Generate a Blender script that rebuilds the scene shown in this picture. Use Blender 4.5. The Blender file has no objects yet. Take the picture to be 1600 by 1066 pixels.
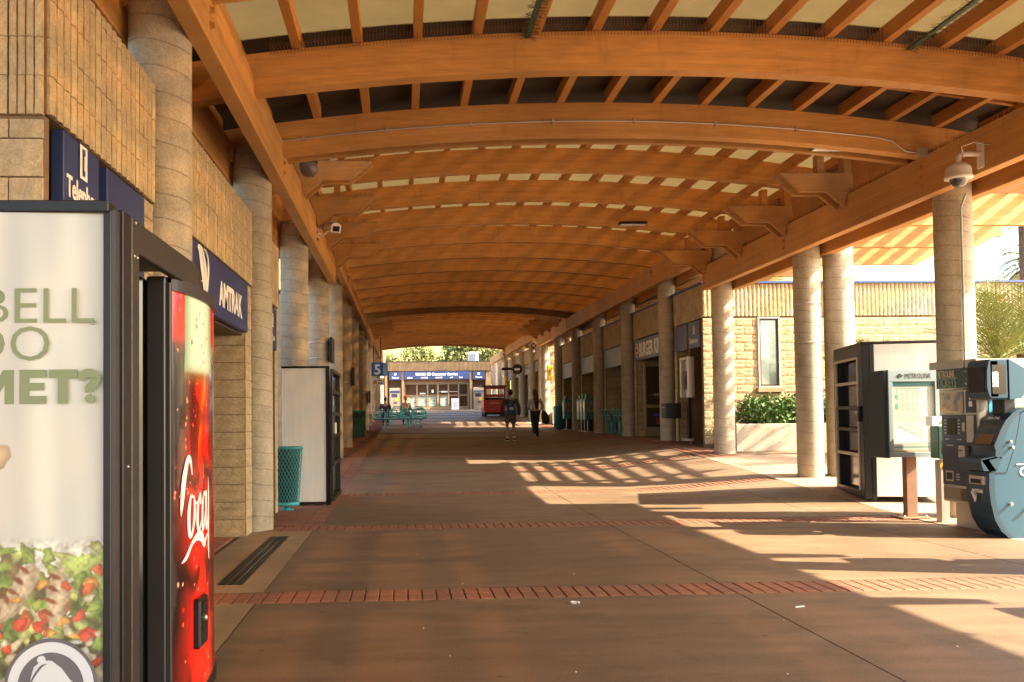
import bpy, bmesh, math, random
import numpy as np
from mathutils import Vector, Matrix
random.seed(7); RNG=np.random.RandomState(5)
SC=bpy.context.scene; COL=SC.collection
# ------------------------------------------------------------------ camera, sky, sun, exposure
EYE=1.36
F=1430.0; yaw=math.atan(71/F); pit=math.atan(45/F); rol=0.011
_f=Vector((math.sin(yaw)*math.cos(pit),math.cos(yaw)*math.cos(pit),math.sin(pit)))
_r=Vector((math.cos(yaw),-math.sin(yaw),0)); _u=_r.cross(_f)
r2=_r*math.cos(rol)-_u*math.sin(rol); u2=_u*math.cos(rol)+_r*math.sin(rol)
cd=bpy.data.cameras.new('camera'); cam=bpy.data.objects.new('camera',cd); COL.objects.link(cam)
m=Matrix((( r2.x,u2.x,-_f.x,0),(r2.y,u2.y,-_f.y,0),(r2.z,u2.z,-_f.z,EYE),(0,0,0,1)))
cam.matrix_world=m; cd.sensor_fit='HORIZONTAL'; cd.sensor_width=36; cd.lens=F/1600*36
cd.shift_x=(800-703)/1600; cd.shift_y=(605-533)/1600; cd.clip_end=2000; cd.clip_start=.05
SC.camera=cam
W=bpy.data.worlds.new('World'); SC.world=W; W.use_nodes=True
SUN=Vector((1.0,-.27,.77)).normalized()          # towards the sun
sel=math.asin(SUN.z); saz=math.atan2(SUN.x,SUN.y)
nt=W.node_tree; bg=nt.nodes['Background']; sk=nt.nodes.new('ShaderNodeTexSky'); sk.sky_type='NISHITA'
sk.sun_disc=False; sk.sun_elevation=sel; sk.sun_rotation=saz; sk.dust_density=3.0; sk.air_density=1.2; sk.ozone_density=.6
nt.links.new(sk.outputs[0],bg.inputs[0]); bg.inputs[1].default_value=0.15
sl=bpy.data.lights.new('sun','SUN'); sl.energy=4.6; sl.angle=math.radians(.5); sl.color=(1,.83,.6)
so=bpy.data.objects.new('sun',sl); COL.objects.link(so); so.rotation_euler=SUN.to_track_quat('Z','Y').to_euler(); so.location=(20,-5,20)
SC.view_settings.view_transform='Standard'; SC.view_settings.look='None'; SC.view_settings.gamma=1
SC.view_settings.exposure=2.58
SC.cycles.max_bounces=8; SC.cycles.diffuse_bounces=5; SC.cycles.transparent_max_bounces=12
SC.cycles.sample_clamp_indirect=6
# ------------------------------------------------------------------ materials
MATS={}
def mat(name,col,rough=.6,col2=None,scale=8,bump=0,bscale=40,metal=0,spec=.5,stretch=None,vcol=False,emit=0,coat=0,detail=5,blend=.5,spots=0,trans=0,stain=0,lam=0,speck=0):
    if name in MATS: return MATS[name]
    m=bpy.data.materials.new(name); m.use_nodes=True; n=m.node_tree.nodes; l=m.node_tree.links
    p=n['Principled BSDF']; p.inputs['Roughness'].default_value=rough; p.inputs['Metallic'].default_value=metal
    p.inputs['Specular IOR Level'].default_value=spec; p.inputs['Coat Weight'].default_value=coat
    p.inputs['Transmission Weight'].default_value=trans
    tc=n.new('ShaderNodeTexCoord'); mp=n.new('ShaderNodeMapping'); l.new(tc.outputs['Object'],mp.inputs[0])
    if stretch: mp.inputs['Scale'].default_value=stretch
    c=(*col,1)
    src=None
    if vcol:
        a=n.new('ShaderNodeAttribute'); a.attribute_name='Col'; src=a.outputs['Color']
    if col2 is not None:
        nz=n.new('ShaderNodeTexNoise'); nz.inputs['Scale'].default_value=scale; nz.inputs['Detail'].default_value=detail; nz.inputs['Roughness'].default_value=.6
        l.new(mp.outputs[0],nz.inputs[0])
        cr=n.new('ShaderNodeValToRGB'); cr.color_ramp.elements[0].position=blend-.18; cr.color_ramp.elements[1].position=blend+.18
        cr.color_ramp.elements[0].color=c; cr.color_ramp.elements[1].color=(*col2,1)
        l.new(nz.outputs[0],cr.inputs[0]); src=cr.outputs[0]
        # broad blotches
        n2=n.new('ShaderNodeTexNoise'); n2.inputs['Scale'].default_value=scale*.17; n2.inputs['Detail'].default_value=3; l.new(tc.outputs['Object'],n2.inputs[0])
        mr=n.new('ShaderNodeMapRange'); mr.inputs[3].default_value=.8; mr.inputs[4].default_value=1.18; mr.inputs[1].default_value=.3; mr.inputs[2].default_value=.7; l.new(n2.outputs[0],mr.inputs[0])
        mx=n.new('ShaderNodeVectorMath'); mx.operation='SCALE'; l.new(src,mx.inputs[0]); l.new(mr.outputs[0],mx.inputs['Scale']); src=mx.outputs[0]
    if speck:
        s1=n.new('ShaderNodeTexNoise'); s1.inputs['Scale'].default_value=speck; s1.inputs['Detail'].default_value=4; s1.inputs['Roughness'].default_value=.8; l.new(tc.outputs['Object'],s1.inputs['Vector'])
        s2=n.new('ShaderNodeMapRange'); s2.inputs[1].default_value=.36; s2.inputs[2].default_value=.64; s2.inputs[3].default_value=.78; s2.inputs[4].default_value=1.2; l.new(s1.outputs[0],s2.inputs[0])
        s3=n.new('ShaderNodeVectorMath'); s3.operation='SCALE'; l.new(src,s3.inputs[0]); l.new(s2.outputs[0],s3.inputs['Scale']); src=s3.outputs[0]
    if lam:
        at=n.new('ShaderNodeAttribute'); at.attribute_name='lam'
        ml=n.new('ShaderNodeMath'); ml.operation='MULTIPLY'; ml.inputs[1].default_value=lam; l.new(at.outputs['Fac'],ml.inputs[0])
        ff=n.new('ShaderNodeMath'); ff.operation='FLOOR'; l.new(ml.outputs[0],ff.inputs[0]); wn=n.new('ShaderNodeTexWhiteNoise'); wn.noise_dimensions='1D'; l.new(ff.outputs[0],wn.inputs['W'])
        w2=n.new('ShaderNodeMapRange'); w2.inputs[3].default_value=.93; w2.inputs[4].default_value=1.05; l.new(wn.outputs['Value'],w2.inputs[0])
        pp=n.new('ShaderNodeMath'); pp.operation='PINGPONG'; pp.inputs[1].default_value=.5; l.new(ml.outputs[0],pp.inputs[0])
        w3=n.new('ShaderNodeMapRange'); w3.inputs[1].default_value=0; w3.inputs[2].default_value=.05; w3.inputs[3].default_value=.80; w3.inputs[4].default_value=1; l.new(pp.outputs[0],w3.inputs[0])
        gt_=n.new('ShaderNodeMath'); gt_.operation='MULTIPLY'; l.new(w2.outputs[0],gt_.inputs[0]); l.new(w3.outputs[0],gt_.inputs[1])
        m3=n.new('ShaderNodeVectorMath'); m3.operation='SCALE'; l.new(src,m3.inputs[0]); l.new(gt_.outputs[0],m3.inputs['Scale']); src=m3.outputs[0]
    if stain:
        v2=n.new('ShaderNodeTexNoise'); v2.inputs['Scale'].default_value=1.1; v2.inputs['Detail'].default_value=8; v2.inputs['Roughness'].default_value=.75; mp2=n.new('ShaderNodeMapping'); mp2.inputs['Scale'].default_value=(3,3,.7); l.new(tc.outputs['Object'],mp2.inputs[0]); l.new(mp2.outputs[0],v2.inputs['Vector'])
        rb=n.new('ShaderNodeMapRange'); rb.inputs[1].default_value=.54; rb.inputs[2].default_value=.66; rb.inputs[3].default_value=1; rb.inputs[4].default_value=stain; l.new(v2.outputs[0],rb.inputs[0])
        m4=n.new('ShaderNodeVectorMath'); m4.operation='SCALE'; l.new(src,m4.inputs[0]); l.new(rb.outputs[0],m4.inputs['Scale']); src=m4.outputs[0]
    if spots:
        vo=n.new('ShaderNodeTexVoronoi'); vo.inputs['Scale'].default_value=2.3; vo.inputs['Randomness'].default_value=1; l.new(tc.outputs['Object'],vo.inputs['Vector'])
        ra=n.new('ShaderNodeMapRange'); ra.inputs[1].default_value=.04; ra.inputs[2].default_value=.055; ra.inputs[3].default_value=spots; ra.inputs[4].default_value=1; l.new(vo.outputs['Distance'],ra.inputs[0])
        v2=n.new('ShaderNodeTexNoise'); v2.inputs['Scale'].default_value=.9; v2.inputs['Detail'].default_value=8; v2.inputs['Roughness'].default_value=.75; l.new(tc.outputs['Object'],v2.inputs['Vector'])
        rb=n.new('ShaderNodeMapRange'); rb.inputs[1].default_value=.52; rb.inputs[2].default_value=.62; rb.inputs[3].default_value=1; rb.inputs[4].default_value=.76; l.new(v2.outputs[0],rb.inputs[0])
        mu=n.new('ShaderNodeMath'); mu.operation='MULTIPLY'; l.new(ra.outputs[0],mu.inputs[0]); l.new(rb.outputs[0],mu.inputs[1])
        m2=n.new('ShaderNodeVectorMath'); m2.operation='SCALE'; l.new(src,m2.inputs[0]); l.new(mu.outputs[0],m2.inputs['Scale']); src=m2.outputs[0]
    if src is not None: l.new(src,p.inputs['Base Color'])
    else: p.inputs['Base Color'].default_value=c
    if bump:
        b=n.new('ShaderNodeTexNoise'); b.inputs['Scale'].default_value=bscale; b.inputs['Detail'].default_value=6; l.new(mp.outputs[0],b.inputs[0])
        bp=n.new('ShaderNodeBump'); bp.inputs['Strength'].default_value=1; bp.inputs['Distance'].default_value=bump; l.new(b.outputs[0],bp.inputs['Height']); l.new(bp.outputs[0],p.inputs['Normal'])
    if emit:
        p.inputs['Emission Strength'].default_value=emit
        if src is not None: l.new(src,p.inputs['Emission Color'])
        else: p.inputs['Emission Color'].default_value=c
    MATS[name]=m; m['nd']=1
    return m
wood=mat('painted_wood',(.55,.275,.070),.62,(.43,.205,.050),3,bump=.0012,bscale=30,stretch=(1.0,.4,9),detail=9,stain=.82,lam=11)
woodj=mat('painted_wood_joist',(.47,.21,.045),.68,(.38,.165,.035),4,bump=.001,bscale=30,stretch=(6,.6,6))
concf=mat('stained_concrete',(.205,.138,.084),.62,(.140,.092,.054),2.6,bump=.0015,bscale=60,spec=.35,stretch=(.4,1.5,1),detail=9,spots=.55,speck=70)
conct=mat('tan_concrete',(.33,.235,.13),.7,(.25,.175,.095),3,bump=.001,bscale=90,speck=70)
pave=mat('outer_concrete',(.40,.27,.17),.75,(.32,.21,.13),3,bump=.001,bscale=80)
brick=mat('paving_brick',(.27,.115,.06),.75,(.19,.08,.045),14,speck=60,bump=.002,bscale=60)
mortar=mat('mortar',(.23,.15,.085),.9,(.17,.11,.06),12)
block=mat('split_face_block',(.50,.385,.215),.9,(.39,.285,.15),16,bump=.010,bscale=42,speck=90)
blocks=mat('smooth_block',(.45,.35,.21),.9,(.36,.27,.15),30,bump=.004,bscale=120)
blockm=mat('block_mortar',(.27,.2,.115),.95)
black=mat('black_metal',(.006,.006,.0065),.4,(.012,.011,.010),40,spec=.4)
blackg=mat('black_gloss',(.008,.008,.009),.12)
darkw=mat('dark_trim',(.045,.03,.022),.5)
steel=mat('brushed_steel',(.52,.47,.38),.38,(.44,.40,.33),12,metal=.7,stretch=(1,1,12))
alu=mat('aluminium',(.5,.46,.4),.4,metal=.6)
whitep=mat('white_panel',(.80,.79,.75),.2,(.72,.71,.67),1.2,stretch=(9,9,.6))
white=mat('white_print',(.8,.78,.72),.5)
blue=mat('navy_sign',(.026,.046,.15),.45,(.022,.04,.13),5)
greyblue=mat('faded_blue_sign',(.10,.12,.19),.5,(.13,.15,.21),3)
teal=mat('teal_paint',(.025,.26,.25),.42,(.02,.20,.19),12)
tealb=mat('teal_bench_paint',(.07,.42,.42),.4,(.05,.33,.34),12)
green=mat('dark_green_paint',(.01,.07,.04),.5)
vm=mat('printed',(1,1,1),.35,vcol=True,spec=.4)
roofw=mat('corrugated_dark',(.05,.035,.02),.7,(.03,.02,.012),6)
glassd=mat('dark_glass',(.015,.015,.015),.04,spec=.8)
greenish=mat('window_glass',(.30,.36,.33),.06,spec=1.0,metal=.35)
leafm=mat('leaf',(.06,.13,.02),.55,(.12,.18,.03),3)
leafh=mat('hedge_leaf',(.05,.12,.02),.4,(.09,.17,.03),6)
palmm=mat('palm_leaf',(.25,.27,.06),.5,(.13,.18,.035),3)
drym=mat('yellow_leaf',(.20,.20,.05),.6,(.11,.14,.03),2)
bark=mat('bark',(.13,.09,.06),.9,(.07,.05,.03),10,bump=.01)
rust=mat('rusty_steel',(.17,.10,.06),.7,(.28,.12,.05),7)
spikem=mat('spike',(.10,.06,.04),.5)
red=mat('red_paint',(.45,.03,.012),.35,(.36,.022,.01),5)
planter=mat('planter_wall',(.52,.44,.33),.85,(.40,.33,.24),20,bump=.002)
kblue=mat('kiosk_blue',(.022,.082,.128),.35)
kdark=mat('kiosk_navy',(.02,.055,.085),.3)
navyp=mat('machine_navy',(.03,.032,.055),.4)
yellow=mat('yellow_sign',(.75,.45,.03),.5)
hillm=mat('dry_hill',(.24,.195,.07),.95,(.17,.15,.05),.05)
soil=mat('soil',(.12,.08,.05),.95,(.08,.055,.035),9)
door=mat('bronze_frame',(.28,.20,.11),.45)
skin=mat('skin',(.42,.24,.15),.55); hair=mat('dark_hair',(.02,.012,.01),.5)
creamc=mat('cream_plastic',(.62,.57,.47),.4)
# spiral-seamed concrete for the round columns
def colmat():
    m=mat('column_concrete',(.46,.39,.275),.8,(.34,.285,.19),4,bump=.002,bscale=50,speck=55,stain=.8,detail=8)
    n=m.node_tree.nodes; l=m.node_tree.links; p=n['Principled BSDF']
    tc=n.new('ShaderNodeTexCoord'); sx=n.new('ShaderNodeSeparateXYZ'); l.new(tc.outputs['Object'],sx.inputs[0])
    at=n.new('ShaderNodeMath'); at.operation='ARCTAN2'; l.new(sx.outputs[1],at.inputs[0]); l.new(sx.outputs[0],at.inputs[1])
    a1=n.new('ShaderNodeMath'); a1.operation='MULTIPLY_ADD'; l.new(at.outputs[0],a1.inputs[0]); a1.inputs[1].default_value=1/(2*math.pi)
    z=n.new('ShaderNodeMath'); z.operation='DIVIDE'; l.new(sx.outputs[2],z.inputs[0]); z.inputs[1].default_value=.19; l.new(z.outputs[0],a1.inputs[2])
    nz=n.new('ShaderNodeTexNoise'); nz.inputs['Scale'].default_value=4; l.new(tc.outputs['Object'],nz.inputs[0])
    ad=n.new('ShaderNodeMath'); ad.operation='MULTIPLY_ADD'; l.new(nz.outputs[0],ad.inputs[0]); ad.inputs[1].default_value=.16; l.new(a1.outputs[0],ad.inputs[2])
    fr=n.new('ShaderNodeMath'); fr.operation='FRACT'; l.new(ad.outputs[0],fr.inputs[0])
    pg=n.new('ShaderNodeMath'); pg.operation='PINGPONG'; pg.inputs[1].default_value=.5; l.new(fr.outputs[0],pg.inputs[0])
    mr=n.new('ShaderNodeMapRange'); mr.inputs[1].default_value=0; mr.inputs[2].default_value=.045; mr.inputs[3].default_value=.66; mr.inputs[4].default_value=1; l.new(pg.outputs[0],mr.inputs[0])
    old=p.inputs['Base Color'].links[0].from_socket
    sc=n.new('ShaderNodeVectorMath'); sc.operation='SCALE'; l.new(old,sc.inputs[0]); l.new(mr.outputs[0],sc.inputs['Scale']); l.new(sc.outputs[0],p.inputs['Base Color'])
    bp=[q for q in n if q.type=='BUMP'][0]; b2=n.new('ShaderNodeBump'); b2.inputs['Distance'].default_value=.01; l.new(mr.outputs[0],b2.inputs['Height']); l.new(bp.outputs[0],b2.inputs['Normal']); l.new(b2.outputs[0],p.inputs['Normal'])
    return m
colm=colmat()
def roofmat():
    m=bpy.data.materials.new('translucent_roofing'); m.use_nodes=True; n=m.node_tree.nodes; l=m.node_tree.links; n.clear()
    o=n.new('ShaderNodeOutputMaterial'); d=n.new('ShaderNodeBsdfDiffuse'); t=n.new('ShaderNodeBsdfTranslucent'); tr=n.new('ShaderNodeBsdfTransparent')
    tc=n.new('ShaderNodeTexCoord'); nz=n.new('ShaderNodeTexNoise'); nz.inputs['Scale'].default_value=3; l.new(tc.outputs['Object'],nz.inputs[0])
    cr=n.new('ShaderNodeValToRGB'); cr.color_ramp.elements[0].color=(.17,.15,.095,1); cr.color_ramp.elements[1].color=(.25,.225,.14,1); l.new(nz.outputs[0],cr.inputs[0])
    l.new(cr.outputs[0],d.inputs[0]); l.new(cr.outputs[0],t.inputs[0]); tr.inputs[0].default_value=(1,.72,.4,1)
    m1=n.new('ShaderNodeMixShader'); m1.inputs[0].default_value=.4; l.new(d.outputs[0],m1.inputs[1]); l.new(t.outputs[0],m1.inputs[2])
    m2=n.new('ShaderNodeMixShader'); m2.inputs[0].default_value=.22; l.new(m1.outputs[0],m2.inputs[1]); l.new(tr.outputs[0],m2.inputs[2])
    l.new(m2.outputs[0],o.inputs[0]); return m
roofp=roofmat()
# ------------------------------------------------------------------ mesh helpers
class MB:
    def __init__(s): s.v=[]; s.f=[]; s.sm=[]
    def add(s,vs,fs,smooth=False):
        o=len(s.v); s.v+= [tuple(x) for x in vs]; s.f+=[tuple(i+o for i in f) for f in fs]; s.sm+=[smooth]*len(fs); return s
    def box(s,x0,x1,y0,y1,z0,z1):
        return s.add([(x0,y0,z0),(x1,y0,z0),(x1,y1,z0),(x0,y1,z0),(x0,y0,z1),(x1,y0,z1),(x1,y1,z1),(x0,y1,z1)],
          [(0,3,2,1),(4,5,6,7),(0,1,5,4),(1,2,6,5),(2,3,7,6),(3,0,4,7)])
    def bevbox(s,x0,x1,y0,y1,z0,z1,b=.004):
        bm=bmesh.new(); mm=MB().box(x0,x1,y0,y1,z0,z1)
        vs=[bm.verts.new(v) for v in mm.v]; [bm.faces.new([vs[i] for i in f]) for f in mm.f]
        bmesh.ops.bevel(bm,geom=bm.edges[:],offset=b,segments=1,affect='EDGES'); bm.verts.index_update()
        s.add([v.co[:] for v in bm.verts],[[v.index for v in f.verts] for f in bm.faces]); bm.free(); return s
    def prism(s,poly,axis,a,b):   # poly in the other two axes
        n=len(poly); vs=[]
        for t in (a,b):
            for p in poly:
                vs.append({'x':(t,p[0],p[1]),'y':(p[0],t,p[1]),'z':(p[0],p[1],t)}[axis])
        fs=[tuple(range(n))[::-1],tuple(range(n,2*n))]+[(i,(i+1)%n,n+(i+1)%n,n+i) for i in range(n)]
        return s.add(vs,fs)
    def tube(s,pts,r,n=8,cap=True,smooth=True):
        pts=[Vector(p) for p in pts]; rs=r if isinstance(r,(list,tuple)) else [r]*len(pts); vs=[]
        up=Vector((0,0,1)); prev=None
        for i,p in enumerate(pts):
            d=(pts[min(i+1,len(pts)-1)]-pts[max(i-1,0)]).normalized()
            a=prev-d*prev.dot(d) if prev is not None else d.orthogonal()
            a.normalize(); prev=a; b=d.cross(a)
            for k in range(n):
                t=2*math.pi*k/n; vs.append(p+(a*math.cos(t)+b*math.sin(t))*rs[i])
        fs=[]
        for i in range(len(pts)-1):
            for k in range(n): fs.append((i*n+k,i*n+(k+1)%n,(i+1)*n+(k+1)%n,(i+1)*n+k))
        s.add(vs,fs,smooth)
        if cap: s.add(vs[:n],[tuple(range(n))[::-1]]); s.add(vs[-n:],[tuple(range(n))])
        return s
    def lathe(s,prof,c=(0,0,0),n=24,axis='z',smooth=True):
        vs=[];m=len(prof)
        for r,h in prof:
            for k in range(n):
                t=2*math.pi*k/n; a,b=r*math.cos(t),r*math.sin(t)
                vs.append({'z':(c[0]+a,c[1]+b,c[2]+h),'y':(c[0]+a,c[1]+h,c[2]+b),'x':(c[0]+h,c[1]+a,c[2]+b)}[axis])
        fs=[(i*n+k,i*n+(k+1)%n,(i+1)*n+(k+1)%n,(i+1)*n+k) for i in range(m-1) for k in range(n)]
        return s.add(vs,fs,smooth)
    def xf(s,M): s.v=[tuple(M@Vector(v)) for v in s.v]; return s
OFF={}
def props(o,label=None,cat=None,group=None,kind=None):
    if label: o['label']=label
    if cat: o['category']=cat
    if group: o['group']=group
    if kind: o['kind']=kind
    return o
def mesh_of(mb,name,material,vcol=None):
    me=bpy.data.meshes.new(name); me.from_pydata(mb.v,[],mb.f); me.update()
    me.polygons.foreach_set('use_smooth',mb.sm)
    if material: me.materials.append(material)
    if vcol is not None:
        a=me.color_attributes.new('Col','FLOAT_COLOR','POINT'); a.data.foreach_set('color',np.asarray(vcol,dtype=np.float32).ravel())
    bm=bmesh.new(); bm.from_mesh(me); bmesh.ops.recalc_face_normals(bm,faces=bm.faces); bm.to_mesh(me); bm.free()
    return me
def thing(name,label,cat,loc=(0,0,0),rz=0,group=None,kind=None):
    o=bpy.data.objects.new(name,None); COL.objects.link(o); o.location=loc; o.rotation_euler=(0,0,rz); o.empty_display_size=.1
    props(o,label,cat,group,kind); OFF[o.name]=Vector(loc) if not rz else Vector((0,0,0)); return o
def part(name,mb,material,parent=None,label=None,kind=None,vcol=None):
    """mb is in world coordinates for things without rotation, local for rotated ones"""
    off=OFF.get(parent.name,Vector((0,0,0))) if parent else Vector((0,0,0))
    if off.length: mb.v=[(a-off.x,b-off.y,c-off.z) for a,b,c in mb.v]
    o=bpy.data.objects.new(name,mesh_of(mb,name,material,vcol)); COL.objects.link(o)
    if parent: o.parent=parent; OFF[o.name]=off
    props(o,label,kind=kind); return o
def setlam(o,fn):
    a=o.data.attributes.new('lam','FLOAT','POINT'); off=OFF.get(o.name,Vector((0,0,0)))
    a.data.foreach_set('value',[fn(v.co.x+off.x,v.co.z+off.z)*.98+.01 for v in o.data.vertices]); return o
def solo(name,mb,material,label=None,cat=None,loc=(0,0,0),group=None,kind=None,vcol=None):
    L=Vector(loc); mb.v=[(a-L.x,b-L.y,c-L.z) for a,b,c in mb.v]
    o=bpy.data.objects.new(name,mesh_of(mb,name,material,vcol)); COL.objects.link(o); o.location=L; OFF[o.name]=L
    return props(o,label,cat,group,kind)
def inst(name,me,parent,loc,rz=0,scale=(1,1,1)):
    o=bpy.data.objects.new(name,me); COL.objects.link(o); o.parent=parent
    off=OFF.get(parent.name,Vector((0,0,0))); o.location=Vector(loc)-off; o.rotation_euler=(0,0,rz); o.scale=scale; return o
def text_mesh(s,size,o,ru,up,depth=.004,bold=0,align='LEFT',sx=1.0,shear=0,space=1.0):
    c=bpy.data.curves.new('t','FONT'); c.body=s; c.size=size; c.extrude=depth/2; c.offset=bold; c.align_x=align; c.resolution_u=3; c.shear=shear; c.space_character=space
    ob=bpy.data.objects.new('t',c); COL.objects.link(ob)
    dg=bpy.context.evaluated_depsgraph_get(); me=bpy.data.meshes.new_from_object(ob.evaluated_get(dg))
    ru=Vector(ru).normalized(); up=Vector(up).normalized(); nn=ru.cross(up); o=Vector(o)
    mb=MB(); mb.add([o+ru*(v.co.x*sx)+up*v.co.y+nn*(v.co.z+depth/2) for v in me.vertices],[tuple(p.vertices) for p in me.polygons])
    bpy.data.objects.remove(ob); bpy.data.curves.remove(c); bpy.data.meshes.remove(me); return mb
def txt(s,size,o,ru,up,material,parent,name='lettering',**k): return part(name,text_mesh(s,size,o,ru,up,**k),material,parent)
ORD=['nearest','second','third','fourth','fifth','sixth','seventh','eighth','ninth','tenth','eleventh','twelfth','thirteenth','fourteenth','fifteenth','sixteenth','seventeenth']
def fc(Y): return float(np.interp(Y,[-20,11,15.6,19.9,24.1,28.4,32.7,41,72,90],[0,0,.04,.17,.29,.43,.56,.77,1.88,1.9]))
def frr(Y): return float(np.interp(Y,[-20,11,15.4,19.7,24,41,46,50,72,90],[0,0,.24,.47,.64,.74,.9,1.1,1.88,1.9]))
def fl(X,Y):
    t=min(max((X-3.6)/3.5,0),1); t=t*t*(3-2*t); return fc(Y)*(1-t)+frr(Y)*t
S=4.27
def cy(k): return (k+.65)*S
XL0,XR0=-1.85,7.03     # column axes
XLB,XRB=-1.467,6.64    # inner faces of the edge beams
XC=2.587
# ------------------------------------------------------------------ ground and floor
def sheet(x0,x1,y0,y1,nx,ny,dz,fn=fl):
    mb=MB(); xs=np.linspace(x0,x1,nx); ys=np.linspace(y0,y1,ny)
    mb.add([(x,y,fn(x,y)+dz) for y in ys for x in xs],[(j*nx+i,j*nx+i+1,(j+1)*nx+i+1,(j+1)*nx+i) for j in range(ny-1) for i in range(nx-1)]); return mb
gr=MB(); ys=[-60,-20,11,16,20,24,28,33,41,46,50,60,72,90,400]; xs=[-300,-60,-12,0,3.6,4.2,4.9,5.6,6.3,7.1,12,40,120,400]
gr.add([(x,y,fl(x,y)-.05-(0 if abs(x)<50 else .3)) for y in ys for x in xs],[(j*14+i,j*14+i+1,(j+1)*14+i+1,(j+1)*14+i) for j in range(14) for i in range(13)])
solo('ground',gr,pave,kind='structure')
floor=solo('concourse_floor',sheet(-2.6,6.35,-10,72,14,90,-.02),mortar,kind='structure')
def slab(x0,x1,y0,y1,material,name='concrete_slab',g=.006,label=None,par=None,fn=fl,dz=0):
    x0+=g;x1-=g;y0+=g;y1-=g; nx=max(2,int((x1-x0)/.7)+1); ny=max(2,int((y1-y0)/.9)+1); mb=MB(); xs=np.linspace(x0,x1,nx); ys=np.linspace(y0,y1,ny)
    mb.add([(x,y,fn(x,y)+dz) for y in ys for x in xs],[(j*nx+i,j*nx+i+1,(j+1)*nx+i+1,(j+1)*nx+i) for j in range(ny-1) for i in range(nx-1)])
    b=[(x0,y0),(x1,y0),(x1,y1),(x0,y1)]
    for i in range(4):
        (a,c),(d,e)=b[i],b[(i+1)%4]; n=12; vs=[]
        for k in range(n+1):
            t=k/n; x=a+(d-a)*t; y=c+(e-c)*t; vs+=[(x,y,fn(x,y)+dz),(x,y,fn(x,y)-.03)]
        mb.add(vs,[(2*k,2*k+2,2*k+3,2*k+1) for k in range(n)])
    return part(name,mb,material,par or floor,label)
BW=.22   # half width of a brick band
bands=[cy(k) for k in range(0,16)]
for i in range(-3,15):
    y0=(cy(i)+BW); y1=cy(i+1)-BW
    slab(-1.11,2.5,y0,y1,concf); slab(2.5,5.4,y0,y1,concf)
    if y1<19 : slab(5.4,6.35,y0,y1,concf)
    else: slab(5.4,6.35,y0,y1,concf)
    if i<1: slab(-1.9,-1.11,y0,y1,conct,'drain_strip_slab')
    else:
        if i==1: slab(-1.9,-1.11,y0,y1,conct,'drain_strip_slab',label='pale tan concrete strip')
slab(-1.9,-1.11,cy(1)+BW,cy(1)+BW+.01,conct) if False else None
# bricks: shared meshes, one object per brick where a brick is big enough
def brick_mesh(lx,ly): return mesh_of(MB().bevbox(-lx/2,lx/2,-ly/2,ly/2,-.03,0,.004),'brick',brick)
bkb=brick_mesh(.098,.205)
cnt=0; far=MB()
for k in range(0,16):
    Y=cy(k); x=-1.88
    while x<6.3:
        for dy in (-.106,.106):
            if k in (0,1,2) and not (k==0) and cnt<296 or (k==0):
                pass
            yy=Y+dy; z=fl(x,yy)
            if k in (1,) and x<6.3 and cnt<170 or (k==2 and cnt<296):
                inst('brick',bkb,floor,(x,yy,z+.001*RNG.randn()*.4+.001)); cnt+=1
            elif k>=1 or k==0:
                far.box(x-.049,x+.049,yy-.1025,yy+.1025,z-.03,z+.0015)
        x+=.108
part('brick_band',far,brick,floor,kind='stuff')
# running brick strip along the left columns and along the right row
lb=MB(); lbm=brick_mesh(.205,.098); c2=0
for j in range(int((72-11.6)/.108)):
    Y=11.62+j*.108
    if abs(((Y/S-.65)+.5)%1-.5)*S<BW+.05: continue
    for q in range(4):
        x=-1.8+q*.213
        if x>-1.1: continue
        lb.box(x-.1025,x+.1025,Y-.049,Y+.049,fl(x,Y)-.03,fl(x,Y)+.0015)
for j in range(60):
    Y=7.4+j*.108
    if Y>11: break
    for q in range(3):
        x=-2.5+q*.213; lb.box(x-.1025,x+.1025,Y-.049,Y+.049,-.03,.0015)
part('brick_strip',lb,brick,floor,kind='stuff')
# right verge: slabs between row of columns and the building
rb=MB()
for j in range(int((46-19.3)/.108)):
    Y=19.3+j*.108
    for q in range(4):
        x=6.47+q*.213; rb.box(x-.1025,x+.1025,Y-.049,Y+.049,fl(x,Y)-.06,fl(x,Y)+.0015)
verge=solo('right_verge',sheet(6.34,16,-10,72,12,80,-.015),mortar,kind='structure')
part('brick_verge',rb,brick,verge,kind='stuff')
for i in range(-3,4):
    for x0,x1 in ((6.36,8.6),(8.6,11),(11,14)):
        if i==3: slab(x0,x1,cy(i),19.3,pave,par=verge) if x0<7 else None
        else: slab(x0,x1,cy(i),cy(i+1),pave,par=verge)
for i in range(9,13):
    slab(7.35 if i==9 else 6.36,9.5,46.1 if i==10 else cy(i)+.9,cy(i+1)+.9,pave,par=verge) if i>=10 else None
# drain grate
gt=thing('drain_grate','long narrow black slotted drain grate set in the tan concrete strip','drain',(-1.44,9.1,0),0)
mb=MB().box(-1.545,-1.535,7.6,10.6,-.01,.006).box(-1.345,-1.335,7.6,10.6,-.01,.006); part('grate_frame',mb,black,gt)
mb=MB()
for i in range(66):
    y=7.62+i*.0455
    for q in range(3): mb.box(-1.53+q*.065,-1.48+q*.065,y,y+.022,-.008,.005)
part('grate_bars',mb,black,gt,kind='stuff')
part('grate_base',MB().box(-1.54,-1.34,7.6,10.6,-.012,.001),blackg,gt)
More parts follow.
